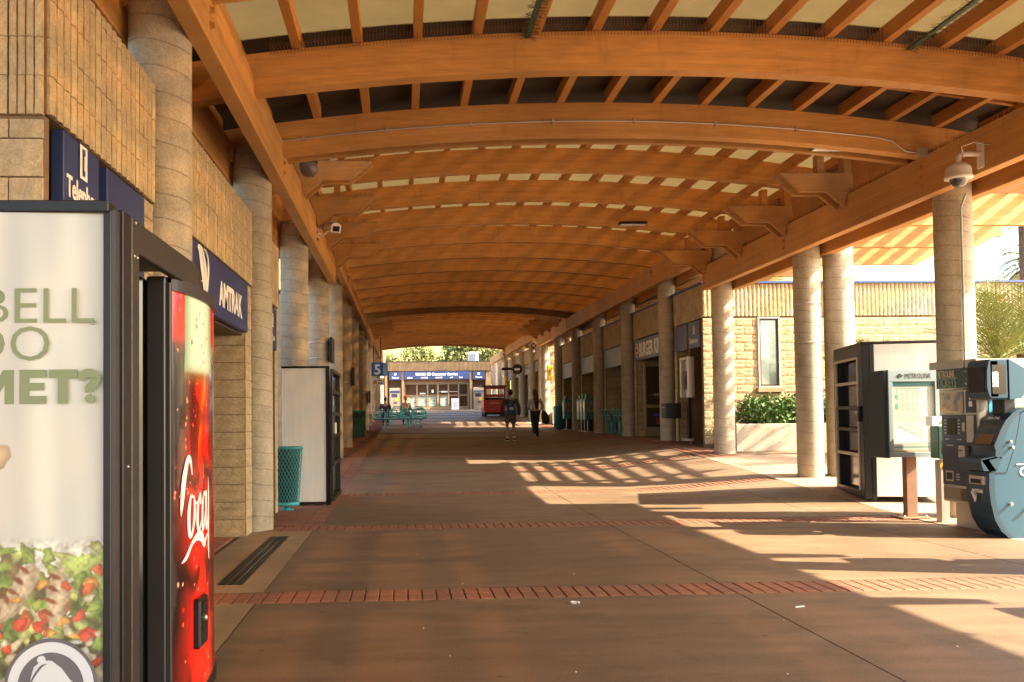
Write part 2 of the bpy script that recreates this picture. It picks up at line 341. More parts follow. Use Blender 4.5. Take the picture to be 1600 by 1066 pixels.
# small litter on the floor
solo('cigarette_end',MB().tube([(2.70,6.28,.006),(2.77,6.30,.006)],.005),white,'white cigarette end lying on the brown floor right of the slab joint','cigarette end',(2.73,6.29,0))
b=MB(); b.tube([(1.21+.03*math.cos(t*.7),6.58+.03*math.sin(t*.7),.008) for t in range(8)],.007,6)
solo('bottle_ring',b,white,'small white plastic ring lying on the brown floor near the brick band','litter',(1.21,6.58,0))
for x,y in ((.25,8.6),(.9,8.3),(1.9,9.6),(.05,6.1)): pass
lit=MB()
for i in range(60):
    x=RNG.uniform(-1,6);y=RNG.uniform(4.5,20);s=RNG.uniform(.002,.005);lit.box(x-s,x+s,y-s,y+s*1.5,fl(x,y)-.001,fl(x,y)+.003)
solo('floor_grit',lit,white,'scattered pale specks of grit on the concourse floor','grit',kind='stuff')
# ------------------------------------------------------------------ columns
def column(x,y,zb,zt,r,row,idx,extra=''):
    n=ORD[idx] if idx<len(ORD) else 'far'
    mb=MB().lathe([(r,zb),(r,zt)],(x,y,0),32); mb.add([(x+r*math.cos(t*.19635),y+r*math.sin(t*.19635),zt) for t in range(32)],[tuple(range(32))])
    o=solo('concrete_column',mb,colm,f'{n} round concrete column in the {row} row of columns{extra}','column',(x,y,zb),group=f'round concrete columns of the {row} row')
    return o
def topz(Y,side):
    zb=(4.25 if side=='left' else 4.08); 
    if Y>19.0: zb=4.80
    if Y>45: zb=5.25
    return zb
for k in range(0,17):
    Y=cy(k); z=fl(XL0,Y)-.03
    column(XL0,Y,z,topz(Y,'left')+.42,.235,'left',k)
j=0
for k in range(0,17):
    Y=cy(k)
    z=fl(XR0,Y)-.05
    column(XR0,Y,z,topz(Y,'right')+.42,.225,'right',k)
for (k,e) in ((3,'twin to the one beside the open-fronted vending machine'),(9,'twin beside the yellow sign')):
    Y=cy(k); x=XR0+.56 if k==3 else XR0+.5
    solo('concrete_column',MB().lathe([(.25,fl(x,Y)-.05),(.25,topz(Y,'right')+.42)],(x,Y,0),32),colm,
      'thicker round concrete column standing close outside the right row, behind the open-fronted vending machine' if k==3 else 'round concrete column doubled up outside the right row, far along the concourse','column',(x,Y,fl(x,Y)-.05))
# ------------------------------------------------------------------ canopies
def arch_bot(x,za,rise=.27): return za-rise*((x-XC)/4.053)**2
def joist_mesh(L): return mesh_of(MB().box(-.045,.045,-.085,L+.08,.003,.165),'joist',woodj)
JM=joist_mesh(S/2-.17)
spike_src=[]
def canopy(name,label,ys,za,x0,x1,zL,zR,yb0,yb1,dark_bays=(),first_bolts=True,bracket_ys=(),hd=.52,open_bays=()):
    c=thing(name,label,'canopy',(XC,ys[0],za),0)
    N=33; xs=np.linspace(x0,x1,N)
    for Y in ys:
        mb=MB(); vs=[]
        for dy in (-.085,.085):
            for t in (0,1): vs+= [(x,Y+dy,arch_bot(x,za)+(.40 if t else 0)) for x in xs]
        f=[]
        for i in range(N-1):
            a,b,e,d=i,N+i,2*N+i,3*N+i
            f+=[(a,a+1,b+1,b),(e,d,d+1,e+1),(a,e,e+1,a+1),(b,b+1,d+1,d)]
        f+=[(0,N,3*N,2*N),(N-1,3*N-1,4*N-1,2*N-1)]; mb.add(vs,f); setlam(part('arch_beam',mb,wood,c),lambda x,z:(z-arch_bot(x,za))/.40)
    jx=[XC+(i)*.605 for i in range(-8,20) if x0+.2<XC+i*.605<x1-.15]
    for i in range(len(ys)-1):
        for x in jx:
            z=arch_bot(x,za)+.40
            inst('joist',JM,c,(x,ys[i]+.085,z),0,(1,(ys[i+1]-ys[i]-.17)/(half-.17) if abs(ys[i+1]-ys[i]-half)>.01 else 1,1))
            if abs(x-XC-.605)<.1 and False: pass
        # roof sheet of this bay
        L=[];y0,y1=ys[i]-0.02,ys[i+1]-.02
        if i==len(ys)-2: y1+=.66
        mb=MB(); M=25; xx=np.linspace(x0,x1,M)
        for dz in (.575,.585):
            mb.add([(x,y,arch_bot(x,za)+dz) for y in (y0,y1) for x in xx],[(q,q+1,M+q+1,M+q) for q in range(M-1)])
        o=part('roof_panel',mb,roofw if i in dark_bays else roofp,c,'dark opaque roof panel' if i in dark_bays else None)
        # cross batten at mid bay
        mb=MB(); ym=(y0+y1)/2
        for q in range(M-1):
            xa,xb=xx[q],xx[q+1]; za_,zb_=arch_bot(xa,za)+.53,arch_bot(xb,za)+.53
            mb.add([(xa,ym-.03,za_),(xb,ym-.03,zb_),(xb,ym+.03,zb_),(xa,ym+.03,za_),(xa,ym-.03,za_+.044),(xb,ym-.03,zb_+.044),(xb,ym+.03,zb_+.044),(xa,ym+.03,za_+.044)],[(0,3,2,1),(0,1,5,4),(2,3,7,6)])
        part('batten',mb,woodj,c)
    # edge beams, inner and outer each side
    for side,zb,xi in (('l',zL,XLB),('r',zR,XRB)):
        sg=-1 if side=='l' else 1
        xa,xb=(xi,xi+sg*.15); e=setlam(part('edge_beam',MB().bevbox(min(xa,xb),max(xa,xb),yb0,yb1,zb,zb+hd,.006),wood,c),lambda x,z:(z-zb)/hd)
        xa,xb=(xi+sg*.64,xi+sg*.79); e2=setlam(part('edge_beam',MB().bevbox(min(xa,xb),max(xa,xb),yb0,yb1,zb,zb+hd,.006),wood,c),lambda x,z:(z-zb)/hd)
        bo=MB()
        k0=int(math.floor(yb0/S));
        for k in range(k0,k0+12):
            Y=cy(k)
            if not yb0+.3<Y<yb1-.1: continue
            for q in range(3):
                z=zb+.14+q*.12; bo.lathe([(0,0),(.022,0),(.022,-.03*sg),(0,-.03*sg)],(xi,Y,z),6,'x',False)
                bo.lathe([(0,0),(.036,0),(.036,-.006*sg),(0,-.006*sg)],(xi,Y,z),10,'x',False)
        part('bolts',bo,woodj,e,kind='stuff')
        # brackets on top of the lower beam where the higher roof starts
        for Y in bracket_ys:
            zt=zb+hd+.01; s=-sg; X=xi
            pr=[(X+s*-.0,zt-.0),(X+s*.03,zt-.18),(X+s*.05,zt-.18),(X+s*.30,zt+.03),(X+s*.70,zt+.03),(X+s*1.02,zt+.31),(X+s*-.1,zt+.31),(X-s*.1,zt)]
            part('bracket',MB().prism(pr,'y',Y-.16,Y-.09),wood,c)
            part('bracket',MB().prism(pr,'y',Y+.09,Y+.16),wood,c)
            part('post',MB().box(min(X,X-s*.12),max(X,X-s*.12),Y-.08,Y+.08,zt,zt+.75),woodj,c)
            part('post',MB().box(X+s*.35-.05,X+s*.35+.05,Y-.08,Y+.08,zt+.315,zt+.62),woodj,c)
            for q in range(46):
                xx_=X+s*(.02+q*.021)
                for dd in (-.125,.125): spike_src.append((xx_,Y+dd,zt+.31,RNG.uniform(.07,.12)))
    return c
half=S/2
near_ys=[cy(0)+half*i for i in range(-4,6)]     # up to 11.32... 
near_ys=[cy(2)-half*i for i in range(0,9)][::-1]
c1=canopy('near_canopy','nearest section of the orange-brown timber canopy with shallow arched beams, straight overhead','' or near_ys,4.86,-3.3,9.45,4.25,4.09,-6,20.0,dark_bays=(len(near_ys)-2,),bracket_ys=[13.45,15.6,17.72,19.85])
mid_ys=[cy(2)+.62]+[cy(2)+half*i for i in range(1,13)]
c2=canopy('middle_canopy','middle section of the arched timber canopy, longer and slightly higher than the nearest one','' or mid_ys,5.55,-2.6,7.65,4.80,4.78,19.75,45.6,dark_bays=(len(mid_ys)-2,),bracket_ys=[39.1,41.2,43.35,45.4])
far_ys=[cy(8)+.62]+[cy(8)+half*i for i in range(1,13)]
c3=canopy('far_canopy','farthest section of the arched timber canopy, ending before the customer service building','' or far_ys,6.15,-2.6,7.65,5.30,5.28,45.4,70.6,dark_bays=(len(far_ys)-2,),bracket_ys=[])
sub=[far_ys[-1]+half*i for i in range(1,4)]
# closing twin arch just behind the end of the near roof, plus dark transverse fascia at roof ends
for par,Y,za in ((c1,cy(2)+.40,4.89),(c2,cy(8)+.40,5.6)):
    xs=np.linspace(-2.5,7.6,33); N=33; mb=MB(); vs=[]
    for dy in (-.05,.05):
        for t in (0,1): vs+=[(x,Y+dy,arch_bot(x,za)+(.30 if t else 0)) for x in xs]
    f=[]
    for i in range(N-1):
        a,b,e,d=i,N+i,2*N+i,3*N+i; f+=[(a,a+1,b+1,b),(e,d,d+1,e+1),(a,e,e+1,a+1),(b,b+1,d+1,d)]
    mb.add(vs,f); part('arch_beam',mb,wood,par)
for par,y0_,y1_,z0_,z1_ in ((c1,11.72,19.7,4.62,5.76),(c2,37.3,45.4,5.33,6.4)):  # added boards, closing the open roof edge so stray sun stays out
    part('light_stop_board',MB().box(7.47,7.51,y0_,y1_,z0_,z1_),wood,par); part('light_stop_board',MB().box(-2.35,-2.31,y0_,y1_,z0_+.2,z1_),wood,par)
for par,y0_,y1_,z0_,z1_ in ((c2,19.72,37.28,5.31,5.76),(c3,45.42,62.8,5.83,6.35)):  # more added boards, over the slit between beam top and roof where sun entered
    part('light_stop_board',MB().box(7.47,7.51,y0_,y1_,z0_,z1_),wood,par)
for par,Y,za in ():
    xs=np.linspace(-2.6,7.6,25); mb=MB()
    for q in range(24): mb.add([(xs[q+e[0]],Y+e[1],arch_bot(xs[q+e[0]],za)+e[2]) for e in ((0,0,.402),(1,0,.402),(1,0,.572),(0,0,.572),(0,.03,.402),(1,.03,.402),(1,.03,.572),(0,.03,.572))],[(0,1,2,3),(7,6,5,4),(0,4,5,1),(3,2,6,7)])
    part('closure_board',mb,darkw,par)
# light fixtures tucked between the twin arches and the arches behind
for (x,y,z) in ((.45,11.5,4.86),(5.6,11.5,4.74),(1.0,13.25,5.5),(4.3,13.25,5.52),(5.0,19.6,5.45)):
    t=thing('canopy_light',{(.45,11.5):'pale flat light fitting between twin arches, left of the centre of the nearest canopy',(5.6,11.5):'pale flat light fitting between twin arches, right of the centre of the nearest canopy',(1.0,13.25):'flat light fitting under the start of the middle canopy, left side',(4.3,13.25):'flat light fitting under the start of the middle canopy, right side',(5.0,19.6):'flat light fitting high among the arches of the middle canopy'}[(x,y)],'light fitting',(x,y,z))
    part('housing',MB().bevbox(x-.3,x+.3,y-.09,y+.09,z+.03,z+.09,.005),black,t); part('diffuser',MB().box(x-.27,x+.27,y-.08,y+.08,z+.015,z+.029),whitep,t)
# conduit along the second arch
Y=cy(2)-.1; pts=[(x,Y-.005,arch_bot(x,4.86)+.16) for x in np.linspace(-1.9,6.0,24)]+[(6.2,Y-.005,arch_bot(6.2,4.86)+.14),(6.38,Y-.005,arch_bot(6.4,4.86)+.03),(6.6,Y-.005,arch_bot(6.6,4.86)+.03)]
cdt=thing('conduit','thin silver electrical conduit running across the face of an arch to the right beam','conduit',(-1.9,Y,4.7))
part('pipe',MB().tube(pts,.011,6),alu,cdt)
mb=MB()
for i in range(2,22,3): p=pts[i]; mb.box(p[0]-.012,p[0]+.012,p[1]-.016,p[1]+.014,p[2]-.03,p[2]+.03)
part('clips',mb,alu,cdt)
part('junction_box',MB().bevbox(6.5,6.64,Y-.06,Y+.01,4.58,4.68,.004),alu,cdt)
# bird spikes: on brackets, along beam tops
for side,zb,xi in (('l',4.25,XLB),('r',4.09,XRB)):
    Y=9.6
    while Y<20: 
        sg=-1 if side=='l' else 1
        if side=='r' or Y>12: spike_src.append((xi+sg*.05,Y,zb+.52,RNG.uniform(.06,.1))); spike_src.append((xi+sg*.02,Y+.012,zb+.52,RNG.uniform(.06,.1)))
        Y+=.032
# spiked strip hanging beside two joists of the nearest bays
spk=MB()
for (x,y,z,h) in spike_src:
    a=RNG.uniform(-.02,.02);b=RNG.uniform(-.02,.02); r=.004
    spk.add([(x-r,y-r,z),(x+r,y-r,z),(x,y+r,z),(x+a,y+b,z+h)],[(0,1,3),(1,2,3),(2,0,3)])
part('bird_spikes',spk,mat('dark_spike',(.05,.025,.012),.6),c1,kind='stuff')
for jx,ya,yb,za,lab in ((XC-.605*2.5+.20,4.9,9.1,4.86,0),(XC+.605*4+.23,7.1,9.1,4.86,1)):
    t=thing('bird_spike_strip',['bristly dark bird spike strip hanging beside a joist left of centre overhead','bristly dark bird spike strip hanging beside a joist right of centre overhead'][lab],'bird spikes',(jx,ya,za+.35))
    part('rail',MB().box(jx-.025,jx+.025,ya,yb,arch_bot(jx,za)+.34,arch_bot(jx,za)+.36),green,t)
    mb=MB(); y=ya
    while y<yb:
        for s in (-1,1):
            z=arch_bot(jx,za)+.35; l=RNG.uniform(.06,.1); mb.tube([(jx,y,z),(jx+s*l,y+RNG.uniform(-.02,.02),z-.03+RNG.uniform(-.03,.05))],.0025,3,False)
        y+=.018
    part('spikes',mb,spikem,t,kind='stuff')
# wire netting strip along the top of the bright nearest arch
nb=MB(); Y=near_ys[-2]-.09
for za,Y in ((4.86,near_ys[-2]-.092),):
    for i in range(230):
        x=-1.3+i*.034; z=arch_bot(x,za)+.40; nb.box(x-.0025,x+.0025,Y-.16,Y-.002,z+.005+RNG.uniform(-.004,.004),z+.009); nb.box(x-.0025,x+.0025,Y-.003,Y+.0,z-.04,z+.15)
    for q in range(6): 
        M=30; xs=np.linspace(-1.3,6.5,M); 
        for a in range(M-1): nb.add([(xs[a],Y-.02-q*.026,arch_bot(xs[a],za)+.407),(xs[a+1],Y-.02-q*.026,arch_bot(xs[a+1],za)+.407),(xs[a+1],Y-.024-q*.026,arch_bot(xs[a+1],za)+.407),(xs[a],Y-.024-q*.026,arch_bot(xs[a],za)+.407)],[(0,1,2,3)])
part('bird_netting',nb,spikem,c1,kind='stuff')
# ------------------------------------------------------------------ trellises right of the columns
def trellis(y0,ys,zb,xo,label,xs0=7.45,sp=.44):
    t=thing('trellis',label,'trellis',(7.45,ys[0],zb))
    for Y in ys:
        pr=[(xs0,zb+.0),(xo-.55,zb),(xo-.12,zb+.22),(xo,zb+.22),(xo,zb+.55),(xs0,zb+.55)]
        setlam(part('outrigger',MB().prism(pr,'y',Y-.07,Y+.07),wood,t),lambda x,z:(z-zb)/.55)
        part('strap',MB().box(xs0+.5,xs0+.56,Y-.078,Y-.071,zb+.05,zb+.3),woodj,t)
    x=xs0+1.45
    while x<xo+.1:
        part('slat',MB().box(x-.03,x+.03,ys[0]-.9,ys[-1]+.3,zb+.555,zb+.70),wood,t); x+=sp
    return t
trellis(0,[15.6,17.72,19.86],4.62,12.0,'orange timber trellis of deep stepped boards beyond the right columns, above the block wall')
tt=trellis(0,[23.0,25.1,27.3,29.4,31.5,33.7,35.8,37.9,40.0],4.85,10.6,'orange timber trellis running low over the roof of the shop building')
part('sun_blocking_cover',MB().box(7.55,10.8,22.2,40.3,5.62,5.66),wood,tt)  # added cover, stops the sun slipping in above the shop fascia
trellis(0,[42.6,46.9],5.3,12.0,'far orange timber trellis over the gap between the right-hand buildings',sp=.62)
trellis(0,[64.0,66.2,68.4,70.6],5.95,14.0,'farthest orange timber trellis, beside the customer service building',sp=.24)
# ------------------------------------------------------------------ block masonry
def split_mesh(l,h,d,kind,seed):
    """a block: x along the wall, z up, face towards -y; origin at bottom left of its face"""
    r=np.random.RandomState(seed); mb=MB(); g=.005
    if kind=='split':
        nx,nz=8,5; xs=np.linspace(g,l-g,nx); zs=np.linspace(g,h-g,nz); vs=[]
        for j in range(nz):
            for i in range(nx):
                e=(i in(0,nx-1)) or (j in(0,nz-1)); vs.append((xs[i]+(0 if e else r.uniform(-.01,.01)),(r.uniform(-.010,-.004) if e else -.013+r.uniform(-.008,.006)),zs[j]+(0 if e else r.uniform(-.008,.008))))
        fs=[(j*nx+i,j*nx+i+1,(j+1)*nx+i+1,(j+1)*nx+i) for j in range(nz-1) for i in range(nx-1)]
        mb.add(vs,fs)
        o=len(mb.v); rim=[i for i in range(nx)]+[j*nx+nx-1 for j in range(1,nz)]+[(nz-1)*nx+i for i in range(nx-2,-1,-1)]+[j*nx for j in range(nz-2,0,-1)]
        bk=[(vs[i][0],.03,vs[i][2]) for i in rim]; mb.v+=bk; n=len(rim)
        for i in range(n): mb.f.append((rim[i],o+i,o+(i+1)%n,rim[(i+1)%n])); mb.sm.append(False)
    elif kind=='flute':
        n=4; w=l/n
        for i in range(n):
            x0=i*w+.007; x1=(i+1)*w-.007; zs=[.002,h*.3,h*.65,h-.002]; a=[]
            for z in zs:
                e=r.uniform(-.007,.003); a+=[(x0+r.uniform(-.0015,.0015),-.014+e*.5,z),((x0+x1)/2+r.uniform(-.006,.006),-.024+e*.8,z),(x1+r.uniform(-.0015,.0015),-.015+e*.5,z),(x1,.02,z),(x0,.02,z)]
            for j in range(3):
                for q in range(5): mb.add([a[j*5+q],a[j*5+(q+1)%5],a[(j+1)*5+(q+1)%5],a[(j+1)*5+q]],[(0,1,2,3)])
            mb.add(a[:5],[(4,3,2,1,0)]); mb.add(a[15:],[(0,1,2,3,4)])
    else: mb.bevbox(g,l-g,-.006,.03,g,h-g,.004)
    return mb
BL=.4; BH=.2; BMESH={}
def bmesh_for(kind,v,m):
    k=(kind,v)
    if k not in BMESH: BMESH[k]=mesh_of(split_mesh(BL,BH,.03,kind,v*7+3),'block',m)
    return BMESH[k]
COUNT={}
def blocks_on(par,o,ang,L,z0,z1,kind='split',holes=(),joined=None,seed=0,mortar_par=None):
    """o=(x,y) start; wall runs along direction ang for length L, its face normal is right of the direction (towards -y at ang 0)"""
    ux,uy=math.cos(ang),math.sin(ang); rr=random.Random(seed); z=z0; row=0; mm=blocks if kind=='smooth' else block
    while z<z1-.02:
        h=min(BH,z1-z); x=0; first=True
        while x<L-.015:
            l=BL if not(first and row%2) else BL/2
            if kind=='flute': l=BL
            l=min(l,L-x) if L>.75 else L
            first=False
            a,b=x,x+l; ok=True
            for (h0,h1,hz0,hz1) in holes:
                if b>h0+.01 and a<h1-.01 and z+h>hz0+.01 and z<hz1-.01:
                    if a<h0-.06: b=h0
                    elif b>h1+.06: a=h1
                    else: ok=False
            if ok and b-a>.02:
                v=rr.randrange(5); me=bmesh_for(kind,v,mm); loc=(o[0]+ux*a,o[1]+uy*a,z); n=COUNT.get(par.name,0)
                if joined is None and n<285: inst('block',me,par,loc,ang,((b-a)/BL,1,h/BH)); COUNT[par.name]=n+1
                else:
                    src=split_mesh(BL,BH,.03,kind,v*7+3); M=Matrix.Translation(loc)@Matrix.Rotation(ang,4,'Z')@Matrix.Diagonal(((b-a)/BL,1,h/BH,1)); src.xf(M)
                    J=JOIN.setdefault(par.name,MB()); J.add(src.v,src.f)
            x+=l
        z+=h; row+=1
JOIN={}
def flush(par):
    if par.name in JOIN: part('far_blocks',JOIN.pop(par.name),block,par,kind='stuff')
# ---- left building (telephones and ticket office)
LB=thing('ticket_building','tan split-face block building on the left with blue signs between its piers','building',(-1.8,9,0))
part('wall',MB().box(-6,-1.83,4.73,13.28,-.1,2.93).box(-6,-1.83,4.73,13.28,2.93,3.80),mortar,LB) if False else None
wl=MB()
wl.box(-7,-2.45,4.74,13.25,-.1,3.95)                        # core
wl.box(-2.45,-1.82,4.74,6.74,2.93,3.80).box(-2.45,-1.82,7.76,11.0,2.93,3.80).box(-2.45,-1.82,12.0,13.25,2.93,3.80)
wl.box(-2.45,-1.83,4.74,4.80,-.1,2.92)
wl.box(-2.45,-1.83,5.40,5.53,-.1,2.92).box(-2.45,-1.83,6.42,6.74,-.1,2.92)
wl.box(-2.45,-1.83,7.6,7.76,-.1,2.92).box(-2.45,-1.83,10.62,11.0,-.1,2.92).box(-2.45,-1.83,12.0,12.25,-.1,2.92).box(-2.45,-1.83,13.0,13.25,-.1,2.92)
part('wall',wl,mortar,LB)
H=math.pi/2
# faces towards the corridor (+x): direction +y has right-hand normal +x
for (a,b) in ((4.74,6.74),(7.76,11.0),(12.0,13.25)): blocks_on(LB,(-1.82,a),H,b-a,2.93,3.80,'flute',seed=int(a*10))
for (a,b) in ((6.42,6.74),(10.62,11.0),(13.0,13.25)): blocks_on(LB,(-1.83,a),H,b-a,0,2.92,'split',seed=int(a*7))
# faces towards the camera (-y)
blocks_on(LB,(-2.43,10.62),0,.6,0,2.92,'split',seed=5)
blocks_on(LB,(-3.6,4.73),0,1.77,1.6,2.90,'split',seed=8)
blocks_on(LB,(-3.6,4.73),0,1.77,2.92,3.80,'flute',seed=9)
blocks_on(LB,(-2.43,13.27),0,.6,2.93,3.8,'split',seed=3)
blocks_on(LB,(-2.41,12.0),0,.58,0,2.92,'split',seed=13)
flush(LB)
part('parapet_cap',MB().box(-7,-2.5,4.75,13.2,3.955,4.0),darkw,LB)
dr=part('door',MB().box(-2.44,-2.40,7.8,10.6,0,2.28),glassd,LB)
part('frame',MB().box(-2.40,-2.34,7.78,7.86,0,2.3).box(-2.40,-2.34,10.5,10.6,0,2.3).box(-2.40,-2.34,7.8,10.6,2.2,2.31).box(-2.40,-2.34,9.15,9.22,0,2.2),door,dr)
part('soffit',MB().box(-2.44,-1.86,7.78,10.6,2.31,2.33),darkw,LB)
def signboard(label,x0,x1,y0,y1,z0,z1,m=blue,name='sign',cat='sign'):
    t=thing(name,label,cat,((x0+x1)/2,(y0+y1)/2,z0)); part('board',MB().bevbox(x0,x1,y0,y1,z0,z1,.005),m,t); return t
PY,PX=(0,1,0),(1,0,0); UP=(0,0,1)
t=signboard('dark blue Telephone sign with a white handset symbol, above the near drinks machine',-1.86,-1.79,4.90,5.46,2.26,2.90)
def handset(t,x,y,z,s,ru,up=(0,0,1)):
    ru=Vector(ru);up=Vector(up);o=Vector((x,y,z)); nn=ru.cross(up)
    def q(pts,m,d): 
        mb=MB(); v=[o+ru*a*s+up*b*s+nn*d for a,b in pts]; v2=[p-nn*.002 for p in v]; n=len(v)
        mb.add(v+v2,[tuple(range(n))]+[(i,(i+1)%n,n+(i+1)%n,n+i) for i in range(n)]); return part('symbol',mb,m,t)
    q([(0,0),(.12,0),(.12,.2),(0,.2)],white,.004)
    q([(.035,.02),(.075,.02),(.08,.05),(.06,.06),(.06,.14),(.08,.15),(.075,.18),(.035,.18)],blue,.007)
handset(t,-1.785,5.12,2.70,.95,PY)
txt('Telephone',.165,(-1.787,4.93,2.56),PY,UP,white,t,bold=.003,sx=.78)
t=signboard('plain blue sign panel between the Telephone sign and the first column',-1.86,-1.80,5.64,6.44,2.26,2.90)
t=signboard('long blue sign with white swoosh mark and capital letters over the ticket office door',-1.86,-1.79,7.8,10.58,2.34,2.90)
txt('AMTRAK',.33,(-1.787,8.95,2.47),PY,UP,white,t,bold=.012,sx=.92)
def ribbon(pts,nn,ws,o,ru,up,d):
    o=Vector(o);ru=Vector(ru);up=Vector(up);n3=ru.cross(up); mb=MB(); P=[Vector((a,b,0)) for a,b in pts]; L=[];R=[]
    for i,p in enumerate(P):
        t=(P[min(i+1,len(P)-1)]-P[max(i-1,0)]).normalized(); q=Vector((-t.y,t.x,0)); w=ws[i]/2; L.append(p+q*w); R.append(p-q*w)
    V=[o+ru*p.x+up*p.y+n3*d for p in L]+[o+ru*p.x+up*p.y+n3*d for p in R]; n=len(P)
    mb.add(V,[(i,i+1,n+i+1,n+i) for i in range(n-1)]); return mb
def smooth(pts,k=6):
    out=[];n=len(pts)
    for i in range(n-1):
        p0=pts[max(i-1,0)];p1=pts[i];p2=pts[i+1];p3=pts[min(i+2,n-1)]
        for j in range(k):
            t=j/k; out.append(tuple(.5*((2*p1[c])+(-p0[c]+p2[c])*t+(2*p0[c]-5*p1[c]+4*p2[c]-p3[c])*t*t+(-p0[c]+3*p1[c]-3*p2[c]+p3[c])*t**3) for c in range(len(p1))))
    out.append(pts[-1]); return out
def strokes(t,specs,m,o,ru,up,sc=1,d=.004,name='lettering'):
    mb=MB()
    for sp in specs:
        s=smooth(sp); r=ribbon([(a*sc,b*sc) for a,b,w in s],None,[w*sc for a,b,w in s],o,ru,up,d); mb.add(r.v,r.f); d+=.0003
    return part(name,mb,m,t)
SWOOSH=[[(-.02,.98,.02),(.16,.96,.20),(.34,.72,.25),(.50,.42,.20),(.56,.05,.02)],[(.22,1.05,.02),(.42,.95,.10),(.62,.70,.16),(.68,.42,.14),(.64,.05,.02)],[(.50,1.05,.02),(.80,.95,.08),(.86,.72,.14),(.80,.45,.12),(.70,.08,.02)]]
strokes(t,SWOOSH,white,(-1.785,8.0,2.36),PY,UP,.5,name='emblem')
t=signboard('narrow blue sign with white pictogram between the second and third left columns',-1.86,-1.79,12.3,12.95,2.3,2.88)
handset(t,-1.785,12.5,2.6,.9,PY); txt('Tickets',.12,(-1.786,12.38,2.42),PY,UP,white,t)
# ---- plain block building added on the left to block the sky between columns
LB2=thing('sky_blocking_building','low tan block building added to block the sky between the far left columns','building',(-1.9,34,.5))
part('wall',MB().box(-8,-2.35,24,42,0,4.6),blocks,LB2); part('fascia',MB().box(-2.35,-2.2,24,42,3.6,4.65),block,LB2); part('parapet_cap',MB().box(-8,-2.18,23.95,42.05,4.655,4.7),blue,LB2)
# ---- right building with the shop row
X0=7.10
RB=thing('shop_building','long tan block building on the right with shop bays under a fluted fascia','building',(X0,21.4,.6))
ZB,ZF,ZT=.55,3.64,4.44
wl=MB(); wl.box(7.85,16,21.43,41.3,ZB-.2,ZT)
wl.box(X0+.03,7.85,21.43,21.62,ZB,ZT)
ks=[4,5,6,7,8]
segs=[(21.43,23.75),(24.55,28.0),(28.85,32.3),(33.1,36.55),(37.35,40.9)]
for a,b in segs:
    wl.box(X0+.03,7.85,a,b,ZF,ZT)
piers=[]
for i,(a,b) in enumerate(segs):
    for (p,q) in ((a,a+.32),(b-.2,b)):
        if i==0 and p<22: continue
        wl.box(X0+.03,7.85,p,q,ZB,ZF); piers.append((p,q))
wl.box(X0+.03,7.85,22.5,22.62,ZB,ZF)
part('wall',wl,mortar,RB)
HM=-math.pi/2
win=[(1.36,1.92,1.95,3.62)]
# wall facing the camera: x from 7.1 to 15
holes=[(8.42-X0,8.96-X0,1.93,3.64)]
blocks_on(RB,(X0,21.4),0,7.9,.62,ZF,'split',holes,seed=21)
J=RB
COUNT[RB.name]=285 # the rest of this building joined below except nearest fascia row
FA=RB
blocks_on(RB,(X0,21.4),0,7.9,ZF+.02,ZT,'flute',seed=22)
for (a,b) in segs:
    # facing -x : direction -y, right-hand normal is -x
    blocks_on(RB,(X0+.02,b),HM,b-a,ZF,ZT,'flute',seed=int(a))
for (p,q) in piers:
    blocks_on(RB,(X0+.02,q),HM,q-p,fl(X0,q),ZF,'split',seed=int(p*3))
    blocks_on(RB,(X0+.05,p-.0),0,.75,fl(X0,q),ZF,'split',seed=int(p*5))
flush(RB)
part('parapet_cap',MB().box(X0-.03,16,21.33,21.5,ZT+.005,ZT+.05).box(X0-.04,X0+.2,21.5,41.3,ZT+.005,ZT+.05),mat('cap_blue',(.05,.09,.25),.4),RB)
part('roof_slab',MB().box(7.2,16,21.6,41.3,ZT-.1,ZT+.004),roofw,RB)
w=part('window',MB().box(8.50,8.88,21.42,21.44,2.03,3.56),greenish,RB)
part('frame',MB().box(8.42,8.46,21.36,21.46,1.95,3.64).box(8.92,8.96,21.36,21.46,1.95,3.64).box(8.46,8.92,21.36,21.46,3.60,3.64).box(8.46,8.92,21.36,21.46,1.95,1.99),alu,w)
part('inner_frame',MB().box(8.46,8.50,21.40,21.45,1.99,3.60).box(8.88,8.92,21.40,21.45,1.99,3.60).box(8.50,8.88,21.40,21.45,3.56,3.60).box(8.50,8.88,21.40,21.45,1.99,2.03),darkw,w)
part('sill',MB().bevbox(8.36,9.02,21.26,21.40,1.84,1.94,.006),conct,w)
# rooftop ducts
t=thing('roof_unit','low dark rooftop unit lying behind the blue coping of the right building','roof unit',(10,26,ZT))
part('casing',MB().bevbox(9.2,11.4,26,27,ZT+.02,ZT+.42,.02),mat('roof_grey',(.12,.14,.17),.5),t); part('lid',MB().box(9.1,11.5,25.9,27.1,ZT+.425,ZT+.46),alu,t)
# back wall of the shop bays and what is in them
def bay_back(a,b,m,name='shopfront'): return part(name,MB().box(7.80,7.84,a,b,.6,ZF),m,RB)
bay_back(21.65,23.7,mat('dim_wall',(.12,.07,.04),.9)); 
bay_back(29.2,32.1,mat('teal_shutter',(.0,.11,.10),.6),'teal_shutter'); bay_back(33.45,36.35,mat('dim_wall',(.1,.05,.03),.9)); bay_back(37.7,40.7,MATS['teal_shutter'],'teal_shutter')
def rsign(label,y0,y1,m=greyblue,z0=2.96,z1=3.61): return signboard(label,X0,X0+.07,y0,y1,z0,z1,m)
MY=(0,-1,0)
t=rsign('faded blank blue sign panel on the shop building, directly left of its Telephone sign',22.64,23.72)
t=rsign('faded blue Telephone sign with handset symbol at the near corner of the shop building',21.66,22.48)
handset(t,X0-.004,22.12,3.30,1.0,MY); txt('Telephone',.19,(X0-.003,22.44,3.08),MY,UP,white,t,sx=.8)
